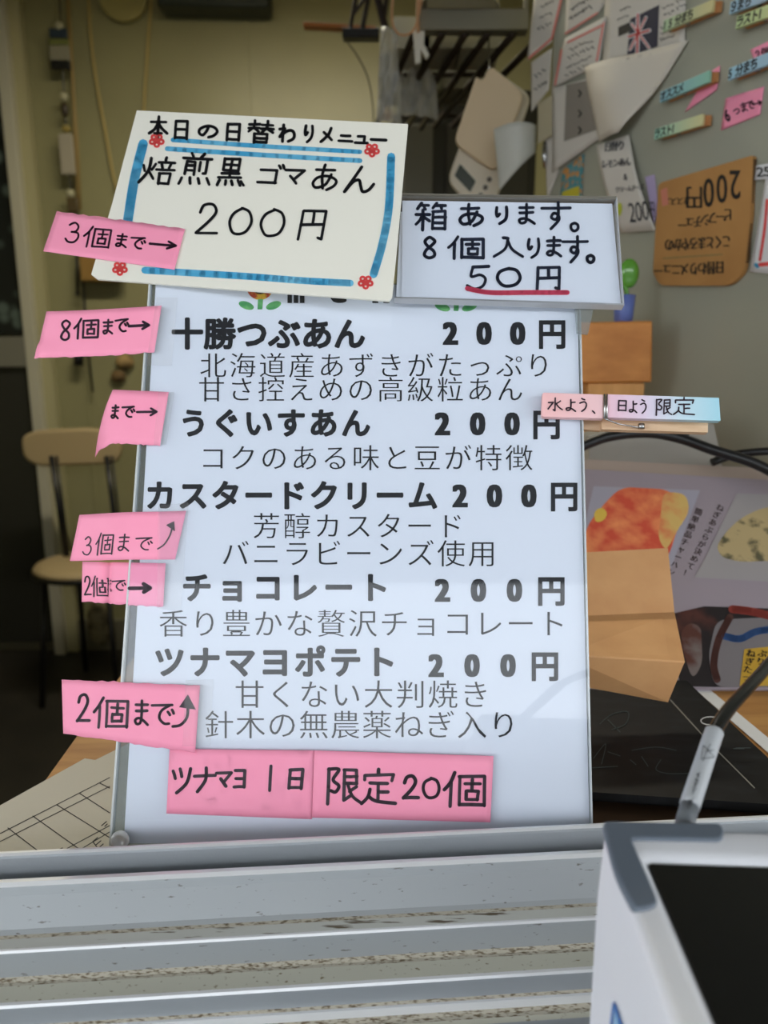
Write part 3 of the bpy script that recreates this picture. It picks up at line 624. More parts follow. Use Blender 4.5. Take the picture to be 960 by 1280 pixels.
# order sheet with ruled grid, lower left
GRY = mat('grey_white_paper', (206, 202, 190), .8)
o = flat('order_sheet', [(-60, 1040), (106, 948), (119, 950), (137, 941), (240, 890), (300, 1040), (180, 1064), (-60, 1068)], ZC + .0008, .0005, GRY, 'pale order sheet with ruled grid on counter left of the menu board', 'paper')
pz = zplane(ZC + .0014); m = MB()
for a, b in [((0, 1042), (137, 972)), ((0, 1052), (137, 983)), ((70, 1068), (137, 1032)), ((90, 1068), (137, 1040))]: stroke(m, [a, b], 1.1, pz, 0)
for a, b in [((10, 1035), (48, 1064)), ((41, 1020), (100, 1062)), ((71, 1006), (137, 1047)), ((100, 992), (137, 1016)), ((125, 979), (137, 985))]: stroke(m, [a, b], 1.3, pz, 0)
for a, b in [((71, 1063), (78, 1060)), ((71, 1063), (74, 1068)), ((116, 1052), (122, 1060)), ((116, 1052), (122, 1047)), ((120, 1056), (126, 1051)), ((123, 1060), (129, 1055)), ((127, 1032), (133, 1027)), ((131, 1033), (134, 1030))]: stroke(m, [a, b], 1.3, pz, 0)
m.build('ruled_lines', THIN, o)

# food leaflet leaning at right
PCt = Plane((.25, .455, ZC + .003), V((.0, -.62, .78)))
t = thing('food_leaflet', PCt.at(850, 860), 'lilac-white food leaflet with salmon and fish cake photos leaning at right', 'leaflet')
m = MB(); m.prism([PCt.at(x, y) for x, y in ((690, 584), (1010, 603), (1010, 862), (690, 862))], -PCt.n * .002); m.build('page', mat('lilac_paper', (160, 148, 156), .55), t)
P2 = PCt.up(.0003)
def patch(name, pts, mt, parent, pl, h=.0002):
    if any(k in name for k in ('salmon', 'garnish', 'lemon', 'fish_cake_photo', 'bottle', 'garment')): pts = roundpoly([(x, y, 14) for x, y in pts], 5)
    m = MB(); m.add([pl.at(x, y, h) for x, y in pts], [list(range(len(pts)))]); return m.build(name, mt, parent)
patch('photo_background', [(742, 608), (875, 613), (838, 712), (720, 700)], mat('pale_blue_grey_print', (168, 164, 178), .6), t, P2)
patch('salmon_photo', [(776, 609), (836, 612), (862, 640), (846, 662), (838, 690), (825, 712), (720, 706), (735, 655), (755, 630)], mat('salmon_print', (216, 84, 60), .6, noise=((244, 150, 96), 60, .40, .68, (1, 1, 1))), t, P2, .0004)
patch('yellow_garnish_print', [(828, 614), (858, 618), (862, 640), (846, 664), (832, 690), (822, 672), (826, 645)], mat('yellow_print', (222, 186, 110), .6, noise=((226, 130, 84), 60, .4, .7, (1, 1, 1))), t, P2, .0005)
patch('lemon_print', [(742, 640), (752, 634), (760, 642), (754, 652), (744, 654)], mat('lemon_print', (226, 190, 80), .6), t, P2, .0006)
patch('fish_cake_plate', [(921, 617), (1010, 620), (1010, 730), (868, 722), (880, 700)], mat('plate_print', (164, 158, 158), .6), t, P2)
patch('fish_cake_photo', [(1000, 632), (955, 634), (925, 648), (905, 668), (895, 684), (902, 697), (925, 703), (1000, 700)], mat('fish_cake_print', (190, 168, 122), .6, noise=((96, 90, 64), 90, .52, .64, (1, 1, 1))), t, P2, .0004)
m = MB()
for i, ch in enumerate('ねぎあぶらが決めて！'): printed(m, ch, 900 - i * 4.6, 635 + i * 9.1, 10, 9, P2, 0, ((-.01, 0), (.02, 0)), rot=math.radians(20))
for i, ch in enumerate('簡単絶品チャーハン'): printed(m, ch, 873 - i * 4.3, 640 + i * 9.4, 10, 9, P2, 0, ((-.01, 0), (.02, 0)), rot=math.radians(20))
m.build('lettering', mat('brown_black_print', (52, 36, 40), .6), t)
dk = patch('dark_photo', [(838, 768), (880, 758), (1000, 762), (1000, 859), (905, 859), (850, 858)], mat('dark_food_print', (30, 22, 24), .6, noise=((96, 50, 40), 30, .5, .7, (1, 1, 1))), t, P2)
patch('white_garment_print', [(895, 775), (1000, 770), (1000, 859), (892, 859), (885, 820)], mat('grey_white_print', (124, 118, 120), .6), t, P2, .0004)
patch('pale_bottle_print', [(850, 790), (862, 778), (876, 784), (878, 830), (866, 850), (858, 830)], mat('greyish_print', (120, 108, 104), .6, noise=((90, 50, 40), 40, .45, .6, (1, 1, 1))), t, P2, .0004)
m = MB(); stroke(m, catmull([(906, 796), (925, 799), (945, 790), (975, 786)], 6), 9, P2, .0006); m.build('blue_band_print', mat('blue_print', (50, 84, 136), .6), t)
m = MB(); stroke(m, catmull([(915, 762), (940, 765), (975, 774)], 6), 10, P2, .0006); m.build('red_band_print', mat('red_print', (150, 60, 50), .6), t)
m = MB(); stroke(m, catmull([(912, 772), (898, 800), (892, 830), (896, 850)], 6), 9, P2, .0006); m.build('brown_band_print', mat('brown_print', (86, 50, 44), .6), t)
yl = patch('yellow_label_print', [(930, 812), (1000, 805), (1000, 858), (924, 858)], mat('mustard_print', (200, 158, 50), .6), t, P2, .0007)
m = MB()
for i, ch in enumerate('ねぎたっぷり'): printed(m, ch, 938 + (i // 4) * 14 - (i % 4) * 2, 818 + (i % 4) * 10, 12, 10, P2, 0, ((-.02, 0), (.03, 0)), rot=math.radians(12), h=.0012)
m.build('label_lettering', MARK, yl)
# grey-lilac cardboard behind leaflet
PCb = Plane((.25, .4595, ZC + .001), V((.0, -.62, .78)))
m = MB(); m.prism([PCb.at(x, y) for x, y in ((690, 572), (1010, 588), (1010, 850), (690, 850))], -PCb.n * .003); o = m.build('backing_board', mat('grey_lilac_card', (176, 158, 146), .7)); tag(o, 'greyish card board standing directly behind the food leaflet', 'board')

# folded kraft card
KR = mat('kraft_card', (222, 170, 116), .65, noise=((210, 156, 104), 40, .3, .7, (1, 1, 1)))
t = thing('folded_kraft_card', D(800, 868, .43), 'folded tan kraft card lying against leaflet right of the menu board', 'folded card')
a = [D(700, 692, .47), D(835, 685, .475), D(843, 765, .455), D(700, 771, .45)]
b = [D(700, 771, .45), D(843, 765, .455), D(856, 827, .405), D(700, 818, .40)]
c = [D(700, 818, .40), D(856, 827, .405), D(835, 878, .425), D(700, 853, .42)]
for q, nm in ((a, 'upper_panel'), (b, 'middle_panel'), (c, 'lower_flap')):
    n_ = (q[1] - q[0]).cross(q[3] - q[0]).normalized()
    if n_.dot(q[0] - CAM) < 0: n_ = -n_
    m = MB(); m.prism(q, n_ * .0008); m.build(nm, KR, t)

# wooden blocks behind
t = thing('wooden_block_stack', V((.235, .81, ZC)), 'orange-brown wooden block on a paler wooden post behind menu board', 'wooden block')
def bxp(mb, x0, x1, y0, y1, Y, depth):
    q = [Yp(x, y, Y) for x, y in ((x0, y0), (x1, y0), (x1, y1), (x0, y1))]
    mb.prism(q, V((0, depth, 0)))
m = MB(); q = [Yp(725, 403, .78), Yp(816, 401, .78), Yp(815, 478, .78), Yp(725, 479, .78)]; m.prism(q, V((0, .05, 0))); m.build('upper_block', mat('orange_wood', (226, 152, 76), .5, noise=((204, 130, 60), 30, .35, .7, (1, 4, 2))), t, bevel=.002)
zt = min(p.z for p in q)
m = MB(); x0 = Yp(735, 480, .785).x; x1 = Yp(806, 480, .785).x; m.prism([V((x0, .785, ZC)), V((x1, .785, ZC)), V((x1, .785, zt)), V((x0, .785, zt))], V((0, .04, 0))); m.build('lower_post', mat('pale_wood', (236, 176, 104), .5, noise=((220, 158, 88), 30, .35, .7, (3, 3, .6))), t, bevel=.001)
topz = Yp(770, 402, .78).z
c = V((Yp(779, 400, .805).x, .805, topz))
m = MB(); m.lathe(c, [(.0001, .001), (.0085, .001), (.0095, .002), (.0112, .028), (.0106, .028), (.009, .004), (.0001, .004)]); o = m.build('small_cup', mat('blue_plastic', (104, 124, 196), .35), smooth=True); tag(o, 'small blue plastic cup on the orange-brown wooden block', 'cup')
# green spoon in the cup
m = MB(); cc = Yp(786, 342, .805)
m.tube(spl3([c + V((0, 0, .006)), c + V((.002, 0, .03)), cc + V((-.006, 0, -.012))]), .0022, 8)
m.ball(cc, .0150, 16, 10, .72, .35, 1.0); o = m.build('green_spoon', mat('green_plastic', (100, 168, 60), .15, coat=.5), smooth=True); tag(o, 'glossy green plastic spoon standing in the small blue cup', 'spoon')
# light bag behind cables
q = [Yp(736, 545, .70), Yp(792, 530, .70), Yp(892, 530, .68), Yp(902, 575, .68), Yp(905, 640, .68), Yp(736, 640, .70)]
m = MB()
zb = ZC
pts = [V((p.x, p.y, max(p.z, zb))) for p in q]; m.prism(pts, V((0, .03, 0))); o = m.build('grey_carton', mat('pale_grey_card', (178, 176, 168), .7)); tag(o, 'pale grey carton behind the leaflet under the black cable', 'carton')
# black cable arc
t = thing('power_cord', Yp(800, 560, .66), 'thick black power cord arching over the leaflet at right', 'cord')
m = MB(); m.tube(spl3([Yp(690, 575, .60), Yp(732, 556, .60), Yp(765, 545, .60), Yp(810, 541, .60), Yp(850, 548, .60), Yp(890, 562, .59), Yp(945, 580, .58), Yp(1000, 610, .57)]), .0042, 12); m.build('cord', BLACKP, t, smooth=True)
m = MB(); m.tube(spl3([Yp(890, 578, .61), Yp(920, 568, .61), Yp(965, 564, .60), Yp(1010, 566, .60)]), .0034, 12); m.build('cord_return', BLACKP, t, smooth=True)
m = MB(); m.box(Yp(832, 537, .615), (.018, 0, 0), (0, .006, 0), (0, 0, .006)); m.build('cord_clamp', BLACKP, t, bevel=.001)

# ================================================================== REFRIGERATOR SIDE AND ITS PAPERS
fa = V((-.4224, .9064, 0)); fnrm = V((-.9064, -.4224, 0))
fp0 = V((.338, .76, 0))
PF = Plane(fp0, fnrm)
far_ = fp0 + fa * ((1.034 - .76) / .9064); near_ = fp0 - fa * .37
FR = mat('grey_enamel_steel', (174, 175, 158), .35, noise=((164, 166, 152), 4, .3, .7, (1, 1, 1)))
m = MB(); m.prism([near_ + V((0, 0, .06)), far_ + V((0, 0, .06)), far_ - fnrm * .6 + V((0, 0, .06)), near_ - fnrm * .6 + V((0, 0, .06))], V((0, 0, 1.9)))
t = thing('refrigerator', (near_ + far_) / 2 - fnrm * .3, 'tall grey enamelled refrigerator side covered in papers at right', 'refrigerator')
m.build('cabinet', FR, t, bevel=.008, bseg=3)
for p in (near_, far_):
    for dpt in (.06, .54):
        m = MB(); cpt = p + (far_ - near_).normalized() * (.06 if p is near_ else -.06) - fnrm * dpt; m.tube([cpt, cpt + V((0, 0, .062))], .02, 12); m.build('foot', BLACKP, t)
def sheet(name, quad, label, cat, m_=PAPER, lift=.0012, curl=None, group=None, n=10):
    pl = Plane(PF.p, PF.n, lift, curl); mb = MB(); mb.grid(quad, pl, n, n, .0003); o = mb.build(name, m_, smooth=True); tag(o, label, cat, group); return o, Plane(PF.p, PF.n, lift + .0003, curl)
SH = mat('dim_white_paper', (212, 208, 200), .75)
def scrib(pl, rows, x0, x1, dx, dy, parent, wd=1.2, mt=MARK, nm='writing'):
    m = MB()
    for i, (sx, sy) in enumerate(rows):
        x = sx
        while x < sx + (x1 - x0):
            L = random.uniform(2, 5); y = sy + (x - sx) * dy
            stroke(m, [(x, y + random.uniform(-2, 2)), (x + L * .6, y + random.uniform(-2, 2)), (x + L, y + random.uniform(-2, 2))], wd, pl, .0003); x += L + dx
    m.build(nm, mt, parent)
o, q = sheet('price_sheet', [(671, -30), (708, -34), (690, 52), (659, 76)], 'white sheet with pink edge, highest left on the refrigerator', 'paper', SH)
m = MB(); stroke(m, [(706, -20), (690, 48), (661, 73)], 2.2, q); m.build('pink_border', mat('salmon_line', (236, 120, 110), .6), o); scrib(q, [(676, 8), (675, 22), (672, 36)], 0, 16, 1.5, -.5, o)
o, q = sheet('price_sheet', [(709, -20), (775, -30), (748, 17), (706, 44)], 'white sheet with handwriting and salmon lower edge at top of refrigerator', 'paper', SH, .002)
m = MB(); stroke(m, [(707, 42), (747, 16)], 1.8, q); m.build('pink_border', MATS['salmon_line'], o); scrib(q, [(712, 22), (714, 10)], 0, 28, 1.5, -.55, o, 1.6)
o, q = sheet('price_sheet', [(706, 48), (758, 20), (748, 82), (690, 110)], 'white sheet with double salmon border above the grey leaflet', 'paper', SH, .003)
m = MB(); stroke(m, [(702, 62), (694, 106)], 2, q); stroke(m, [(755, 28), (746, 76)], 2, q); stroke(m, [(710, 53), (752, 32)], 2, q); m.build('pink_border', MATS['salmon_line'], o); scrib(q, [(712, 62), (710, 72), (708, 84), (706, 94)], 0, 30, 1.2, -.45, o, 1.1)
o, q = sheet('notice_sheet', [(664, 78), (690, 60), (686, 112), (664, 140)], 'narrow dim notice sheet at the far edge of refrigerator beside the scale', 'paper', SH, .0015); scrib(q, [(668, 95), (668, 112)], 0, 14, 1.2, -.7, o, 1.4)
o, q = sheet('flag_sheet', [(757, -30), (858, -60), (856, 55), (753, 84)], 'white sheet printed with a small union flag badge', 'paper', SH, .002)
fb = [(788, 24), (824, 6), (822, 58), (784, 71)]
pf = patch('flag_badge', fb, mat('navy_print', (22, 26, 58), .6), o, q, .0003)
m = MB()
for a, b, w_ in [((790, 30), (812, 60), 4), ((808, 22), (788, 62), 4), ((798, 18), (797, 66), 5), ((786, 46), (812, 38), 5)]: stroke(m, [a, b], w_, q, .0005)
m.build('white_stripes', PAPER, pf); m = MB()
for a, b, w_ in [((790, 30), (812, 60), 1.5), ((808, 22), (788, 62), 1.5), ((798, 18), (797, 66), 2.4), ((786, 46), (812, 38), 2.4)]: stroke(m, [a, b], w_, q, .0007)
m.build('red_stripes', mat('flag_red', (200, 50, 50), .6), pf)
patch('black_caption', [(773, 34), (791, 26), (790, 38), (773, 46)], INK, o, q, .0003)
scrib(q, [(772, 24), (775, 12), (826, 35), (826, 42), (825, 50)], 0, 14, 1.0, -.4, o, 1.0)
scrib(q, [(845, 2), (846, 10), (828, 10), (830, 18)], 0, 12, 1.0, -.4, o, .9)
# curled hanging page
o, q = sheet('curled_page', [(733, 84), (860, 50), (788, 168), (753, 178)], 'big white page curled forward into a cone shape on refrigerator', 'paper', mat('warm_white_paper', (214, 208, 196), .7), .004, lambda x, y: .018 * math.exp(-((x - 775 - (y - 110) * .2) / 32) ** 2) * max(0, min(1, (y - 50) / 60)))
o, q = sheet('grey_leaflet', [(690, 110), (737, 98), (756, 168), (690, 216)], 'grey and white leaflet hanging left of the curled page', 'paper', SH, .0045)
patch('grey_photo', [(708, 106), (736, 100), (752, 160), (705, 177)], mat('grey_print', (142, 136, 128), .6), o, q)
m = MB()
for y in (117, 142, 163): stroke(m, [(724, y - 4), (727, y), (724, y + 4)], 2, q, .0006)
m.build('writing', INK, o)
# small pinned items
o, q = sheet('lemon_price_strip', [(747, 182), (786, 168), (820, 288), (776, 291)], 'narrow white price strip with a lemon drawing under the curled page', 'note', SH, .005, lambda x, y: .006 * math.sin((y - 170) / 38))
m = MB()
for s, x, y, sz in [('日替り', 762, 184, 8), ('レモンあん', 760, 206, 7), ('＆', 787, 222, 6), ('クリームチーズ', 777, 238, 5)]:
    for i, ch in enumerate(s): printed(m, ch, x + i * sz * 1.02, y - i * sz * .12, sz * 1.15, sz * 1.6, q, .004, ((-.04, 0), (.04, 0)))
for i, ch in enumerate('200円'): printed(m, ch, 793 + i * 8.5, 266 - i * 1.2, 8, 24 if i < 3 else 22, q, 0, ((0, 0),), centre=i < 3)
m.build('lettering', NAVY, o); patch('lemon_drawing', [(776, 256), (781, 253), (782, 263), (777, 272), (774, 266)], mat('lemon_green', (196, 206, 70), .6), o, q, .0006)
o, q = sheet('lavender_slip', [(806, 221), (818, 218), (823, 262), (817, 280)], 'plain lavender slip half hidden behind the lemon price strip', 'note', mat('lavender_paper', (190, 176, 214), .7), .002)
# cardboard sign, upside-down
PK = PF.up(.006)
t = thing('cardboard_sign', PK.at(875, 357), 'brown cardboard sign hung upside down with handwritten 200 yen menu', 'sign')
cpz = roundpoly([(823, 229, 6), (941, 194, 3), (938, 270, 0), (930, 340, 8), (913, 357, 10), (824, 357, 14), (816, 340, 4)])
m = MB(); m.prism([PK.at(x, y) for x, y in cpz], -PK.n * .005); m.build('card', mat('brown_cardboard', (190, 142, 82), .75, noise=((176, 128, 72), 20, .3, .7, (1, 1, 1))), t)
m = MB()
for k in range(44): 
    y = 200 + k * 3.1; x = 941 - max(0, (y - 200)) * .065 - (max(0, y - 325) * .55 if y > 325 else 0)
    p = PK.at(x, y, -.0025); m.box(p - fa * .0004, fa * .0006, fnrm * .0017, (0, 0, .0006))
m.build('corrugated_edge', mat('dark_flutes', (70, 50, 34), .8), t)
m = MB()
for s, x, y, sx, sw, sh_, tl in [('200', 919, 231, -16.5, 13, 36, .30), ('円', 868, 247, -10, 22, 30, .2), ('オススメ', 858, 251, -8, 9, 11, .05)]:
    for i, ch in enumerate(s): printed(m, ch, x + i * sx, y - i * sx * -tl * -1, sw, sh_, PK, .004, ((-.03, 0), (.03, 0)), rot=math.pi, centre=ch in '0123456789')
for s, x, y, sx in [('ビーフシチュー', 910, 268, -9.5), ('こくとまろやかの', 908, 302, -10.2), ('日替わりメニュー', 900, 334, -11)]:
    for i, ch in enumerate(s): printed(m, ch, x + i * sx, y + i * (2.2 if s[0] == 'ビ' else .6), 12, 17, PK, .004, ((-.045, 0), (.045, 0), (0, 0)), rot=math.pi)
m.build('lettering', INK, t)
m = MB(); stroke(m, [(829, 323), (903, 318)], 1.1, PK); m.build('green_rule', mat('green_rule_ink', (110, 120, 80), .7), t)
patch('pink_spot', [(826, 238), (834, 234), (836, 256), (828, 258)], mat('faded_pink', (206, 130, 110), .7), t, PK, .0003)
# right edge poster and small label
o, q = sheet('poster', [(957, 222), (1010, 205), (1000, 346), (937, 340)], 'white poster with red marker line at right edge of the picture', 'poster', PAPER, .003)
m = MB(); stroke(m, catmull([(959, 250), (956, 285), (950, 325)], 5), 3.5, q); stroke(m, [(950, 331), (965, 329)], 5, q); m.build('red_line', REDM, o)
m = MB(); stroke(m, [(945, 331), (947, 333)], 5, q); m.build('blue_dot', BLUE, o)
o, q = sheet('number_label', [(945, 207), (1000, 197), (998, 222), (943, 225)], 'small white label reading 25 beside the cardboard sign', 'label', PAPER, .004)
m = MB()
for i, ch in enumerate('25分'): printed(m, ch, 950 + i * 9, 215 - i * .6, 9, 12 if i < 2 else 13, q, .01, ((0, 0), (.04, 0)), centre=i < 2)
m.build('lettering', INK, o)
def pinknote(quad, label, txt, pen):
    o, q = sheet('pink_note', quad, label, 'note', PINK, .002, group='pink notes on the refrigerator')
    m = MB()
    for ch, x, y, w_, h_ in txt:
        if ch in HG: hand(m, ch, x, y, w_, h_, pen, q, -.3)
        else: printed(m, ch, x, y, w_, h_, q, .004, ((-.04, 0), (.04, 0), (0, .04), (0, -.04)), rot=-.3)
    m.build('lettering', PURP, o); return o
pinknote([(907, 123), (955, 108), (950, 143), (901, 163)], 'pink note with a 6 on refrigerator above the cardboard sign', [('6', 912, 143, 13, 20), ('つ', 921, 139, 9, 10), ('ま', 930, 134, 9, 11), ('で', 938, 131, 9, 11), ('→', 947, 129, 10, 8)], 1.7)
pinknote([(938, 62), (985, 40), (985, 70), (942, 76)], 'pink note partly hidden behind pins at the right edge of picture', [('2', 948, 68, 6, 9), ('個', 957, 65, 10, 11)], 1.4)
pinknote([(884, 92), (900, 82), (896, 112), (856, 140)], 'blank pink note clamped behind the green wooden pin on refrigerator', [], 1)
WPIN = mat('raw_wood', (206, 150, 96), .6, noise=((186, 128, 78), 60, .3, .7, (3, 3, 1)))
def wallpin(xa, ya, xb, yb, c1, c2, txt, label, nm):
    """magnet clothespin: body stands off the steel, written front lever"""
    a = PF.at(xa, ya, .004); dr = (PF.at(xb, yb, .004) - a).normalized(); L = .062
    upv = fnrm.cross(dr).normalized()
    if upv.z < 0: upv = -upv
    t = thing('clothespin', a, label, 'clothespin', 'clothespin magnets on the refrigerator')
    hz = .0052
    m = MB(); m.box(a + dr * L / 2 + fnrm * .0085, dr * L / 2, fnrm * .002, upv * hz); fo = m.build('front_lever', ramp_mat(nm, [c1, c2]), t, bevel=.0004)
    m = MB(); m.box(a + dr * (L * .5 + .003) + fnrm * .001, dr * (L / 2 - .001), fnrm * .002, upv * hz * .9); m.box(a + dr * (L - .009) + fnrm * .0045, dr * .0085, fnrm * .0025, upv * hz * .95); m.build('rear_lever', WPIN, t, bevel=.0004)
    m = MB(); m.tube([a + dr * L * .45 + fnrm * .0048 - upv * .0055, a + dr * L * .45 + fnrm * .0048 + upv * .0055], .0022, 10); m.build('spring', STEEL, t, smooth=True)
    pl = Plane(a + fnrm * .0106, fnrm)
    m = MB(); vs = []
    for i, ch in enumerate(txt):
        gv, gf = glyph(ch, .008)
        if not gv: continue
        cen = a + dr * (.0045 + i * .0078) + fnrm * .01065
        for q_, (sx, sy) in enumerate(((-.035, 0), (.035, 0), (0, .03), (0, -.03))): m.add([cen + fnrm * q_ * 1e-5 + dr * (((x - GCX) / GS + sx) * .0086) + upv * (((y - GCY) / GS + sy) * .0100) for x, y in gv], gf)
    m.build('lettering', INK, t)
wallpin(842, 36, 900, 12, (176, 206, 170), (222, 208, 150), '15分まち', 'green and cream pin magnet with writing, upper left of all pins', 'washi_green_cream')
wallpin(926, 14, 990, -10, (160, 200, 222), (190, 200, 220), '９まち', 'pale blue pin magnet cut by the top right corner of picture', 'washi_pale_blue')
wallpin(934, 32, 1000, 8, (190, 214, 160), (224, 220, 150), 'ラスト1', 'yellow-green pin magnet at the right edge, second from the top', 'washi_yellow_green')
wallpin(838, 124, 895, 100, (140, 190, 210), (150, 206, 180), 'オススメ', 'aqua pin magnet holding a blank pink slip', 'washi_aqua')
wallpin(831, 170, 890, 152, (150, 206, 190), (226, 218, 158), 'ラスト1', 'cream pin magnet directly above the cardboard sign', 'washi_cream')
wallpin(924, 96, 985, 72, (160, 206, 226), (170, 196, 220), '5分まち', 'light blue pin magnet just above the pink note with a 6', 'washi_light_blue')
# little metal clip and sticker
m = MB(); m.tube([PF.at(685, y, .005) for y in (178, 195, 210)], [.002, .0045, .002], 12); o = m.build('metal_clip', STEEL, smooth=True); tag(o, 'small bright metal clip at the far edge of refrigerator', 'clip')
o, q = sheet('colourful_sticker', [(703, 212), (730, 192), (727, 245), (700, 247)], 'small teal and yellow sticker just above the box notice', 'sticker', mat('teal_print', (80, 150, 160), .6, noise=((210, 150, 80), 120, .5, .6, (1, 1, 1))), .002)
patch('yellow_patch', [(703, 240), (724, 232), (724, 247), (702, 247)], mat('sticker_yellow', (206, 196, 60), .6), o, q)
o, q = sheet('notice_strip', [(680, 150), (692, 140), (698, 215), (684, 250)], 'narrow pale strip of paper under the metal clip', 'paper', SH, .0025)
o, q = sheet('pale_switch_cover', [(672, 130), (690, 118), (690, 170), (672, 180)], 'pale plastic hook plate at the far edge of refrigerator', 'hook', mat('ivory_plastic', (186, 178, 150), .5), .006)

# ================================================================== KITCHEN SCALE hanging from the rack
BEI = mat('beige_plastic', (218, 196, 160), .45)
BEI2 = mat('ivory_scale_plastic', (214, 204, 182), .45)
PSC = Plane(Yp(610, 160, 1.10), V((-.10, -1, .06)))
t = thing('kitchen_scale', PSC.at(600, 240), 'beige kitchen scale with small display hanging tilted under the rack', 'kitchen scale')
m = MB(); m.prism([PSC.at(x, y, -.010) for x, y in roundpoly([(608, 84, 10), (617, 80, 6), (666, 116, 12), (640, 190, 6), (618, 258, 14), (584, 252, 14), (559, 222, 12), (575, 178, 8)])], -PSC.n * .012); m.build('body', BEI2, t, bevel=.003, bseg=3)
m = MB(); m.prism([PSC.at(x, y) for x, y in roundpoly([(595, 95, 3), (603, 100, 3), (613, 81, 8), (656, 118, 12), (619, 215, 12), (567, 178, 12)])], -PSC.n * .008); m.build('platform', BEI, t, bevel=.002, bseg=3)
m = MB(); m.prism([PSC.at(x, y, -.0092) for x, y in roundpoly([(575, 202, 2), (595, 224, 2), (588, 238, 2), (568, 217, 2)])], -PSC.n * .001); m.build('display', mat('lcd_green_grey', (60, 66, 56), .2), t)
for x, y in ((601, 242), (607, 232), (612, 222)):
    m = MB(); m.tube([PSC.at(x, y, -.0105), PSC.at(x, y, -.0085)], .0035, 12); m.build('button', mat('dark_button', (90, 80, 70), .4), t)
m = MB(); m.tube([PSC.at(612, 84, -.012), Yp(611, 70, 1.13), Yp(611, 42, 1.19)], .0012, 8); m.build('hook', STEEL, t, smooth=True)
# curled white paper in front of scale
pw = Plane(Yp(645, 200, 1.06), V((-.1, -1, .05)), 0, lambda x, y: .02 * math.sin((x - 618) / 52 * 3.0))
m = MB(); m.grid([(617, 161), (670, 157), (669, 192), (624, 240)], pw, 14, 8, .0003); o = m.build('curled_slip', mat('cool_white_paper', (206, 208, 200), .7), smooth=True); tag(o, 'blank white paper slip curling in front of the kitchen scale', 'paper')

# ================================================================== WIRE RACK, SHELF, BOWL, BAGS
ZR = 1.75; PZR = zplane(ZR)
GM = mat('grey_metal_shelf', (128, 124, 108), .4, .5)
DKM = mat('dark_wire', (50, 40, 32), .4, .5)
t = thing('wire_rack', PZR.at(590, 60), 'overhead wire rack with a grey metal front shelf and dark bars', 'rack')
m = MB(); f0 = Yp(524, 38, 1.17); f1 = Yp(661, 38, 1.17); m.box((f0 + f1) / 2 + V((0, .01, .014)), ((f1 - f0).x / 2, 0, 0), (0, .012, 0), (0, 0, .014)); m.build('front_shelf', GM, t, bevel=.002)
for a, b in [((517, 44), (470, 158)), ((553, 42), (490, 158)), ((582, 42), (508, 160)), ((610, 42), (526, 160)), ((642, 42), (543, 158)), ((662, 60), (566, 158))]:
    p, q = PZR.at(*a), PZR.at(*b); m = MB(); m.tube([p, q], .0055, 8); m.build('bar', DKM, t, smooth=True)
for yy in (100, 150):
    p, q = PZR.at(478 if yy == 150 else 497, yy), PZR.at(570 if yy == 150 else 618, yy); m = MB(); m.tube([p + V((0, 0, .008)), q + V((0, 0, .008))], .004, 8); m.build('cross_bar', DKM, t, smooth=True)
for px in (530, 657):
    p = Yp(px, 25, 1.18); m = MB(); m.tube([p, V((p.x, p.y, 2.7))], .004, 8); m.build('hanger', GM, t)
# bowl upside down on the shelf
c = Yp(572, 12, 1.185); c.z = ZR + .032
m = MB(); m.lathe(c, [(.060, 0), (.058, .014), (.052, .030), (.038, .043), (.018, .049), (.0001, .050)], 32); o = m.build('bowl', mat('pale_glaze', (232, 226, 196), .15), smooth=True); tag(o, 'pale shiny bowl upside down on the grey metal shelf', 'bowl')
# cartons on the rack
CN = ['grey carton on the rack bars, nearest the white clip', 'darker grey carton on the rack bars under the bowl', 'warm grey carton on the rack bars, right of two', 'pale translucent-looking box at back left of the rack', 'dull green-grey box at back middle of the rack', 'dim grey box at back right of the rack']
for i, (px, py, wx, hy, c_) in enumerate([(515, 72, .028, .022, (176, 174, 160)), (553, 72, .030, .018, (150, 148, 134)), (600, 72, .034, .018, (170, 168, 152)), (500, 122, .036, .03, (150, 148, 136)), (538, 122, .030, .03, (150, 152, 132)), (578, 120, .036, .03, (132, 130, 116))]):
    p = PZR.at(px, py); m = MB(); m.box(p + V((0, .045, .013 + hy)), (wx, 0, 0), (0, .045, 0), (0, 0, hy)); o = m.build('small_carton', mat('carton_%d' % i, c_, .7), bevel=.001)
    tag(o, CN[i], 'carton', 'cartons on the wire rack')
def bag(x0, x1, y0, y1, Y, label):
    pl = Plane(Yp((x0 + x1) / 2, y0, Y), V((0, -1, 0)), 0, lambda x, y: .008 * math.sin(x * .35) * math.sin(y * .11 + x * .05) + .012 * math.sin((x - x0) / (x1 - x0) * 3.14))
    m = MB(); m.grid([(x0 + 6, y0), (x1 - 6, y0 + 3), (x1, y1), (x0, y1 - 5)], pl, 16, 20, .0003); o = m.build('plastic_bag', BAG, smooth=True); tag(o, label, 'plastic bag', 'plastic bags hanging at the rack')
bag(470, 502, 36, 158, 1.20, 'hazy plastic bag hanging at left end of the wire rack')
bag(495, 548, 55, 150, 1.36, 'crumpled clear bag hanging behind the dark rack bars')
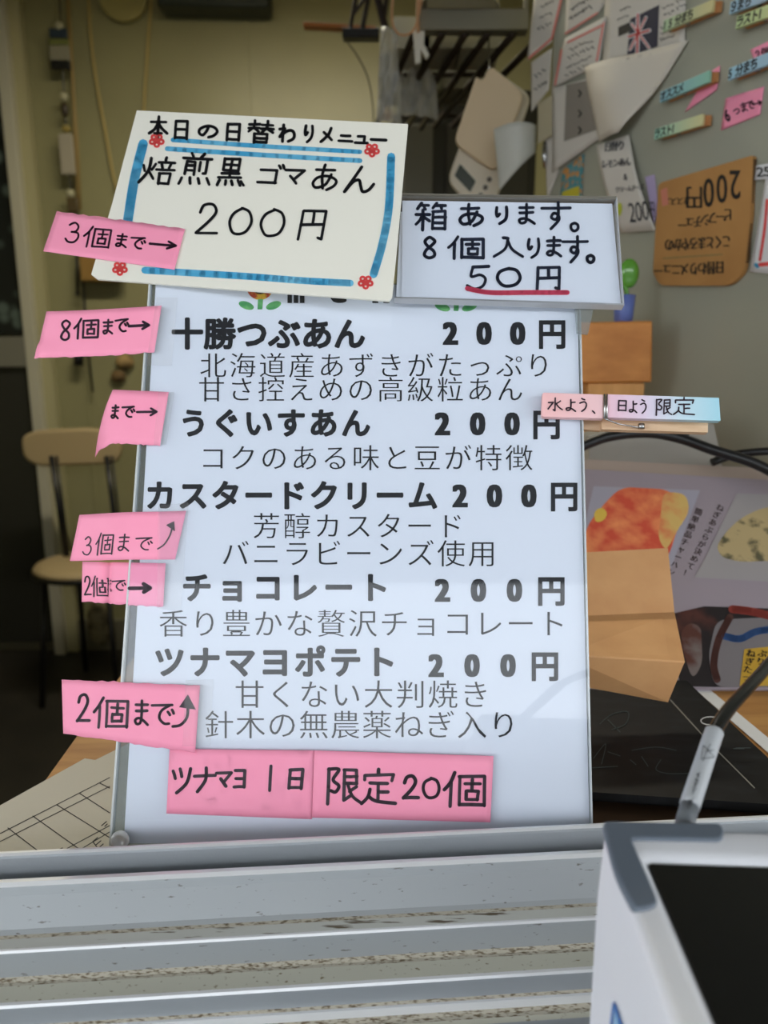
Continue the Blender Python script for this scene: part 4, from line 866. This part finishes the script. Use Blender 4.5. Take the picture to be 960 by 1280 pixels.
# white clothespin-like clip + beige cords
t = thing('white_clip', Yp(520, 60, 1.16), 'white plastic clip hanging from beige cord beside the rack', 'clip')
m = MB(); p = Yp(522, 40, 1.155); m.prism([Yp(x, y, 1.155) for x, y in ((516, 38), (531, 38), (530, 55), (537, 68), (533, 74), (526, 62), (526, 78), (519, 80), (518, 60))], V((0, .006, 0))); m.build('clip_body', mat('white_clip_plastic', (214, 210, 196), .4), t, bevel=.001)
m = MB(); m.tube(spl3([Yp(523, -10, 1.15), Yp(522, 18, 1.15), Yp(523, 40, 1.15)]), .0022, 8); m.tube(spl3([Yp(492, -10, 1.15), Yp(490, 25, 1.15), Yp(498, 42, 1.15), Yp(512, 42, 1.15), Yp(521, 28, 1.15), Yp(528, -8, 1.15)]), .0016, 8); m.build('cord', mat('tan_cord', (196, 150, 110), .7), t, smooth=True)
m = MB(); m.tube([Yp(482, 150, 1.22), Yp(486, 138, 1.22)], .006, 10); o = m.build('yellow_handle', mat('yellow_plastic', (222, 160, 30), .4), smooth=True); tag(o, 'small yellow plastic handle peeking above the cream card', 'handle')
# hanging black rack with chopsticks and orange board
t = thing('utensil_holder', Yp(450, 40, 1.35), 'black utensil holder with dark tools hanging left of rack', 'holder')
m = MB(); m.box(Yp(451, 44, 1.35), (.030, 0, 0), (0, .012, 0), (0, 0, .007)); m.build('tray', BLACKP, t, bevel=.002)
for a, b, r in [((446, -10), (437, 40), .0035), ((462, -10), (452, 40), .004), ((470, -10), (482, 36), .006), ((440, 20), (462, -10), .003), ((484, -10), (478, 40), .004)]:
    m = MB(); m.tube([Yp(a[0], a[1], 1.345), Yp(b[0], b[1], 1.345)], r, 8); m.build('tool_shaft', mat('dark_brown_metal', (34, 24, 22), .4), t)
m = MB(); m.box(Yp(425, 35, 1.36), (.060, 0, -.003), (0, .010, 0), (0, 0, .0028)); o = m.build('orange_spatula', mat('orange_wood_dim', (170, 100, 40), .5), bevel=.001); tag(o, 'thin orange-brown wooden spatula sticking out left of the black holder', 'spatula')
m = MB(); m.tube(spl3([Yp(432, 50, 1.36), Yp(448, 72, 1.37), Yp(460, 98, 1.37), Yp(466, 132, 1.37), Yp(467, 170, 1.37)]), .0012, 8); o = m.build('thin_cord', mat('dark_cord', (70, 66, 48), .6), smooth=True); tag(o, 'thin dark cord curving down from the black utensil holder', 'cord')
# tall dark cabinet behind
m = MB(); x0 = Yp(500, 160, 1.75).x; x1 = Yp(672, 160, 1.75).x
t = thing('tall_cabinet', V(((x0 + x1) / 2, 1.95, 0)), 'tall dark metal cabinet behind the kitchen scale', 'cabinet')
m.box(((x0 + x1) / 2, 1.95, .93), ((x1 - x0) / 2, 0, 0), (0, .2, 0), (0, 0, .93)); m.build('body', mat('dark_cabinet', (58, 56, 50), .4), t, bevel=.004)
xa = Yp(504, 200, 1.745).x; xb = Yp(541, 200, 1.745).x; m = MB(); m.box(((xa + xb) / 2, 1.744, 1.03), ((xb - xa) / 2, 0, 0), (0, .005, 0), (0, 0, .76)); m.build('left_door', mat('grey_door_panel', (128, 126, 116), .4), t, bevel=.002)
xa = Yp(558, 200, 1.745).x; xb = Yp(660, 200, 1.745).x; m = MB(); m.box(((xa + xb) / 2, 1.744, 1.03), ((xb - xa) / 2, 0, 0), (0, .005, 0), (0, 0, .76)); m.build('right_door', mat('dark_door_panel', (76, 74, 66), .4), t, bevel=.002)

# ================================================================== BACK WALL THINGS
def BX(px, Y=3.1): return (px - 480) / FPX / 1.022 * Y
# sliding door at far left
t = bpy.data.objects.new('door_1', None); COL.objects.link(t); t.location = (-1.9, 3.10, 0); t['kind'] = 'structure'
xr = BX(50); xl = -2.28
DF = mat('door_frame_metal', (200, 196, 176), .4)
m = MB(); m.box(((BX(36) + xr) / 2, 3.10, 1.35), ((xr - BX(36)) / 2, 0, 0), (0, .03, 0), (0, 0, 1.35)); m.build('stile', DF, t, bevel=.003)
m = MB(); m.box(((xr + BX(63)) / 2, 3.125, 1.35), ((BX(63) - xr) / 2, 0, 0), (0, .02, 0), (0, 0, 1.35)); m.build('jamb', TRIMO, t)
zr0 = Yp(10, 440, 3.1).z
def vor_mat():
    m = bpy.data.materials.new('floral_glass'); m.use_nodes = True; nt = m.node_tree; b = nt.nodes['Principled BSDF']; b.inputs['Roughness'].default_value = .3
    t_ = nt.nodes.new('ShaderNodeTexCoord'); v_ = nt.nodes.new('ShaderNodeTexVoronoi'); v_.inputs['Scale'].default_value = 13; r = nt.nodes.new('ShaderNodeValToRGB')
    nt.links.new(t_.outputs['Object'], v_.inputs[0]); nt.links.new(v_.outputs[0], r.inputs[0]); nt.links.new(r.outputs[0], b.inputs[0])
    r.color_ramp.elements[0].position = .2; r.color_ramp.elements[0].color = lin((96, 110, 104)); r.color_ramp.elements[1].position = .42; r.color_ramp.elements[1].color = lin((26, 30, 30)); return m
m = MB(); m.box(((BX(36) + xl) / 2, 3.11, (zr0 + 2.7) / 2 + .03), ((BX(36) - xl) / 2, 0, 0), (0, .008, 0), (0, 0, (2.7 - zr0) / 2 - .04)); m.build('floral_glass_pane', vor_mat(), t)
m = MB(); m.box(((BX(36) + xl) / 2, 3.10, zr0), ((BX(36) - xl) / 2, 0, 0), (0, .025, 0), (0, 0, .06)); m.build('rail', mat('grey_rail', (130, 128, 116), .4), t, bevel=.003)
m = MB(); m.box(((BX(36) + xl) / 2, 3.11, zr0 / 2), ((BX(36) - xl) / 2, 0, 0), (0, .01, 0), (0, 0, zr0 / 2 - .05)); m.build('lower_panel', mat('dark_glossy_panel', (50, 50, 46), .25), t)
# hood / dark shelf top
m = MB(); xa, xb = Yp(196, 8, 3.04).x, Yp(336, 8, 3.04).x; zb_ = Yp(260, 7, 3.04).z
m.prism([V((xa, 3.04, zb_)), V((xb, 3.04, zb_ - .006)), V((xb, 3.04, zb_ + .09)), V((xa, 3.04, zb_ + .09))], V((0, .105, 0))); o = m.build('ceiling_hood', mat('dark_teal_metal', (44, 52, 46), .4), bevel=.01); tag(o, 'dark greenish wall unit at the top of the back wall', 'wall unit')
m = MB(); c = Yp(154, -6, 3.13); n = 32
m.v = []; m.tube([c + V((0, .012, 0)), c - V((0, .012, 0))], .093, 36); o = m.build('vent_cap', mat('olive_cap', (170, 160, 104), .45), bevel=.004); tag(o, 'round olive vent cap at the top of the back wall', 'vent')
TAN = mat('tan_wall_cord', (190, 168, 104), .6)
m = MB(); m.tube(spl3([Yp(x, y, 3.13) for x, y in ((110, -20), (113, 40), (121, 105), (131, 160), (140, 210), (150, 250), (165, 270), (175, 230), (179, 150), (184, 70), (190, -15))]), .005, 8); o = m.build('wall_cord', TAN, smooth=True); tag(o, 'long tan cord looping down the olive back wall', 'cord')
# ornament strand
t = thing('hanging_ornament', Yp(84, 265, 3.08), 'strand of small charms hanging on the back wall near the door', 'ornament')
OR = [('dark_strap', 'box', 73, 42, 10, 5, (52, 66, 80)), ('green_tag', 'box', 74, 54, 11, 4, (120, 126, 70)), ('pale_charm', 'box', 75, 67, 11, 9, (150, 146, 126)), ('black_charm', 'box', 76, 81, 11, 5, (30, 30, 28)),
      ('white_bead', 'ball', 74, 33, 5, 5, (186, 182, 150)), ('white_bead', 'ball', 80, 121, 5, 5, (196, 192, 160)), ('dark_bell', 'ball', 81, 137, 4.5, 8, (60, 48, 34)), ('gold_bell', 'ball', 83, 161, 5, 4, (170, 150, 80)),
      ('clear_case', 'box', 84, 193, 8, 22, (176, 168, 150)), ('white_bead', 'ball', 88, 242, 5, 5, (190, 186, 160)), ('brown_charm', 'box', 91, 256, 6, 8, (90, 76, 50))]
for nm, k, x, y, a, b, col in OR:
    m = MB(); p = Yp(x, y, 3.08); s = 3.08 / FPX
    if k == 'box': m.box(p, (a * s, 0, 0), (0, .008, 0), (0, 0, b * s)); m.build(nm, mat(nm + '_m', col, .4), t, bevel=.003)
    else: m.ball(p, a * s, 12, 8, 1, .8, b / a); m.build(nm, mat(nm + '_m', col, .4), t, smooth=True)
m = MB(); m.tube([Yp(74, -10, 3.085), Yp(80, 121, 3.085), Yp(90, 262, 3.085)], .003, 8); m.build('string', BLACKP, t)
m = MB(); m.tube([Yp(84, -10, 3.12), Yp(91, 100, 3.12), Yp(98, 262, 3.12)], .007, 8); m.tube([Yp(84, -10, 3.115), Yp(91, 100, 3.115), Yp(97, 175, 3.115), Yp(101, 262, 3.115)], .004, 8); o = m.build('vertical_conduit', mat('tan_conduit', (176, 150, 96), .5), smooth=True); tag(o, 'thin tan conduit running down beside the hanging charms', 'conduit')
m = MB(); m.tube([Yp(96, 310, 3.10), Yp(97, 368, 3.10)], .006, 8); m.tube([Yp(97, 366, 3.10), Yp(97, 369, 3.10)], .010, 8); m.tube([Yp(104, 350, 3.11), Yp(108, 420, 3.11), Yp(116, 490, 3.11)], .005, 8); m.tube([Yp(98, 440, 3.10), Yp(98, 457, 3.10)], .02, 8); o = m.build('black_rod', BLACKP, smooth=True); tag(o, 'thin black rods hanging on the back wall left of the menu board', 'rod')
m = MB(); m.box(Yp(128, 336, 3.09), (.085, 0, 0), (0, .02, 0), (0, 0, .05)); o = m.build('wooden_plaque', mat('tan_wood', (160, 124, 66), .5), bevel=.008); tag(o, 'tan wooden plaque on back wall behind the cream card corner', 'plaque')
for i, (x, y, r, c_, l_) in enumerate([(156, 452, .03, (180, 150, 100), 'small tan cloth bundle on back wall beside the menu board edge'), (148, 470, .025, (120, 96, 60), 'small brown cloth bundle on back wall beside the menu board edge'), (125, 778, .035, (150, 140, 110), 'pale cloth bundle at floor level behind the chair')]):
    m = MB(); m.ball(Yp(x, y, 3.13 if i < 2 else 3.07), r * (1.3 if i < 2 else 1.6), 14, 10, 1, .6, .8 if i < 2 else 1.9); o = m.build('cloth_bundle', mat('bundle_%d' % i, c_, .8, noise=((70, 56, 36), 20, .45, .65, (1, 1, 1))), smooth=True); tag(o, l_, 'bundle')
# chair
CH_ = mat('beige_vinyl', (186, 164, 124), .5)
YB = 2.75
t = thing('folding_chair', V((Yp(100, 700, YB).x, YB, 0)), 'pipe chair with beige vinyl seat and backrest by the back wall', 'chair')
m = MB(); pts = roundpoly([(25, 545, 16), (45, 538, 10), (110, 535, 12), (150, 541, 18), (150, 580, 18), (100, 582, 10), (48, 584, 14), (28, 574, 14)])
m.prism([Yp(x, y, YB + .05) for x, y in pts], V((0, .04, 0))); m.build('backrest', CH_, t, bevel=.012, bseg=3)
zs = Yp(95, 706, YB).z; cs = V((Yp(112, 706, YB).x, YB - .02, zs))
m = MB(); m.lathe(cs, [(.0001, .028), (.15, .028), (.185, .018), (.195, .004), (.19, 0), (.0001, 0)], 36); m.build('seat', CH_, t, smooth=True)
m = MB(); m.tube([cs + V((.19 * math.cos(a * .2618), .19 * math.sin(a * .2618), -.008)) for a in range(25)], .010, 8, cap=False); m.build('seat_ring', BLACKP, t, smooth=True)
zt_ = Yp(60, 582, YB).z
for sx, nm in ((-1, 'back_tube'), (1, 'back_tube')):
    m = MB(); xt = Yp(58 if sx < 0 else 128, 582, YB).x
    m.tube([V((xt, YB + .05, zt_ + .03)), V((xt + (.035 if sx < 0 else .03), YB + .02, zs))], .010, 8); m.tube([V((xt + .02, YB + .05, zt_ + .03)), V((xt + .045, YB + .02, zs))], .005, 8); m.build(nm, BLACKP, t, smooth=True)
for dx, dy, ex, ey in ((-.13, -.08, -.15, -.16), (.10, -.08, .14, -.16), (-.08, .10, -.12, .18), (.09, .10, .13, .18)):
    m = MB(); m.tube([cs + V((dx, dy, -.008)), V((cs.x + ex, cs.y + ey, .0))], .011, 8); m.build('leg', BLACKP, t, smooth=True)
# ceiling tube lamp
t = thing('ceiling_lamp', (-.3, 1.9, 2.66), 'warm ceiling tube lamp inside the stall', 'lamp')
m = MB(); m.box((-.3, 1.9, 2.68), (.58, 0, 0), (0, .07, 0), (0, 0, .02)); m.build('housing', WHITEP, t)
m = MB(); m.tube([(-.85, 1.9, 2.64), (.25, 1.9, 2.64)], .015, 12); m.build('lamp_tube', mat('lit_tube', (255, 232, 180), .5, emit=6), t, smooth=True)
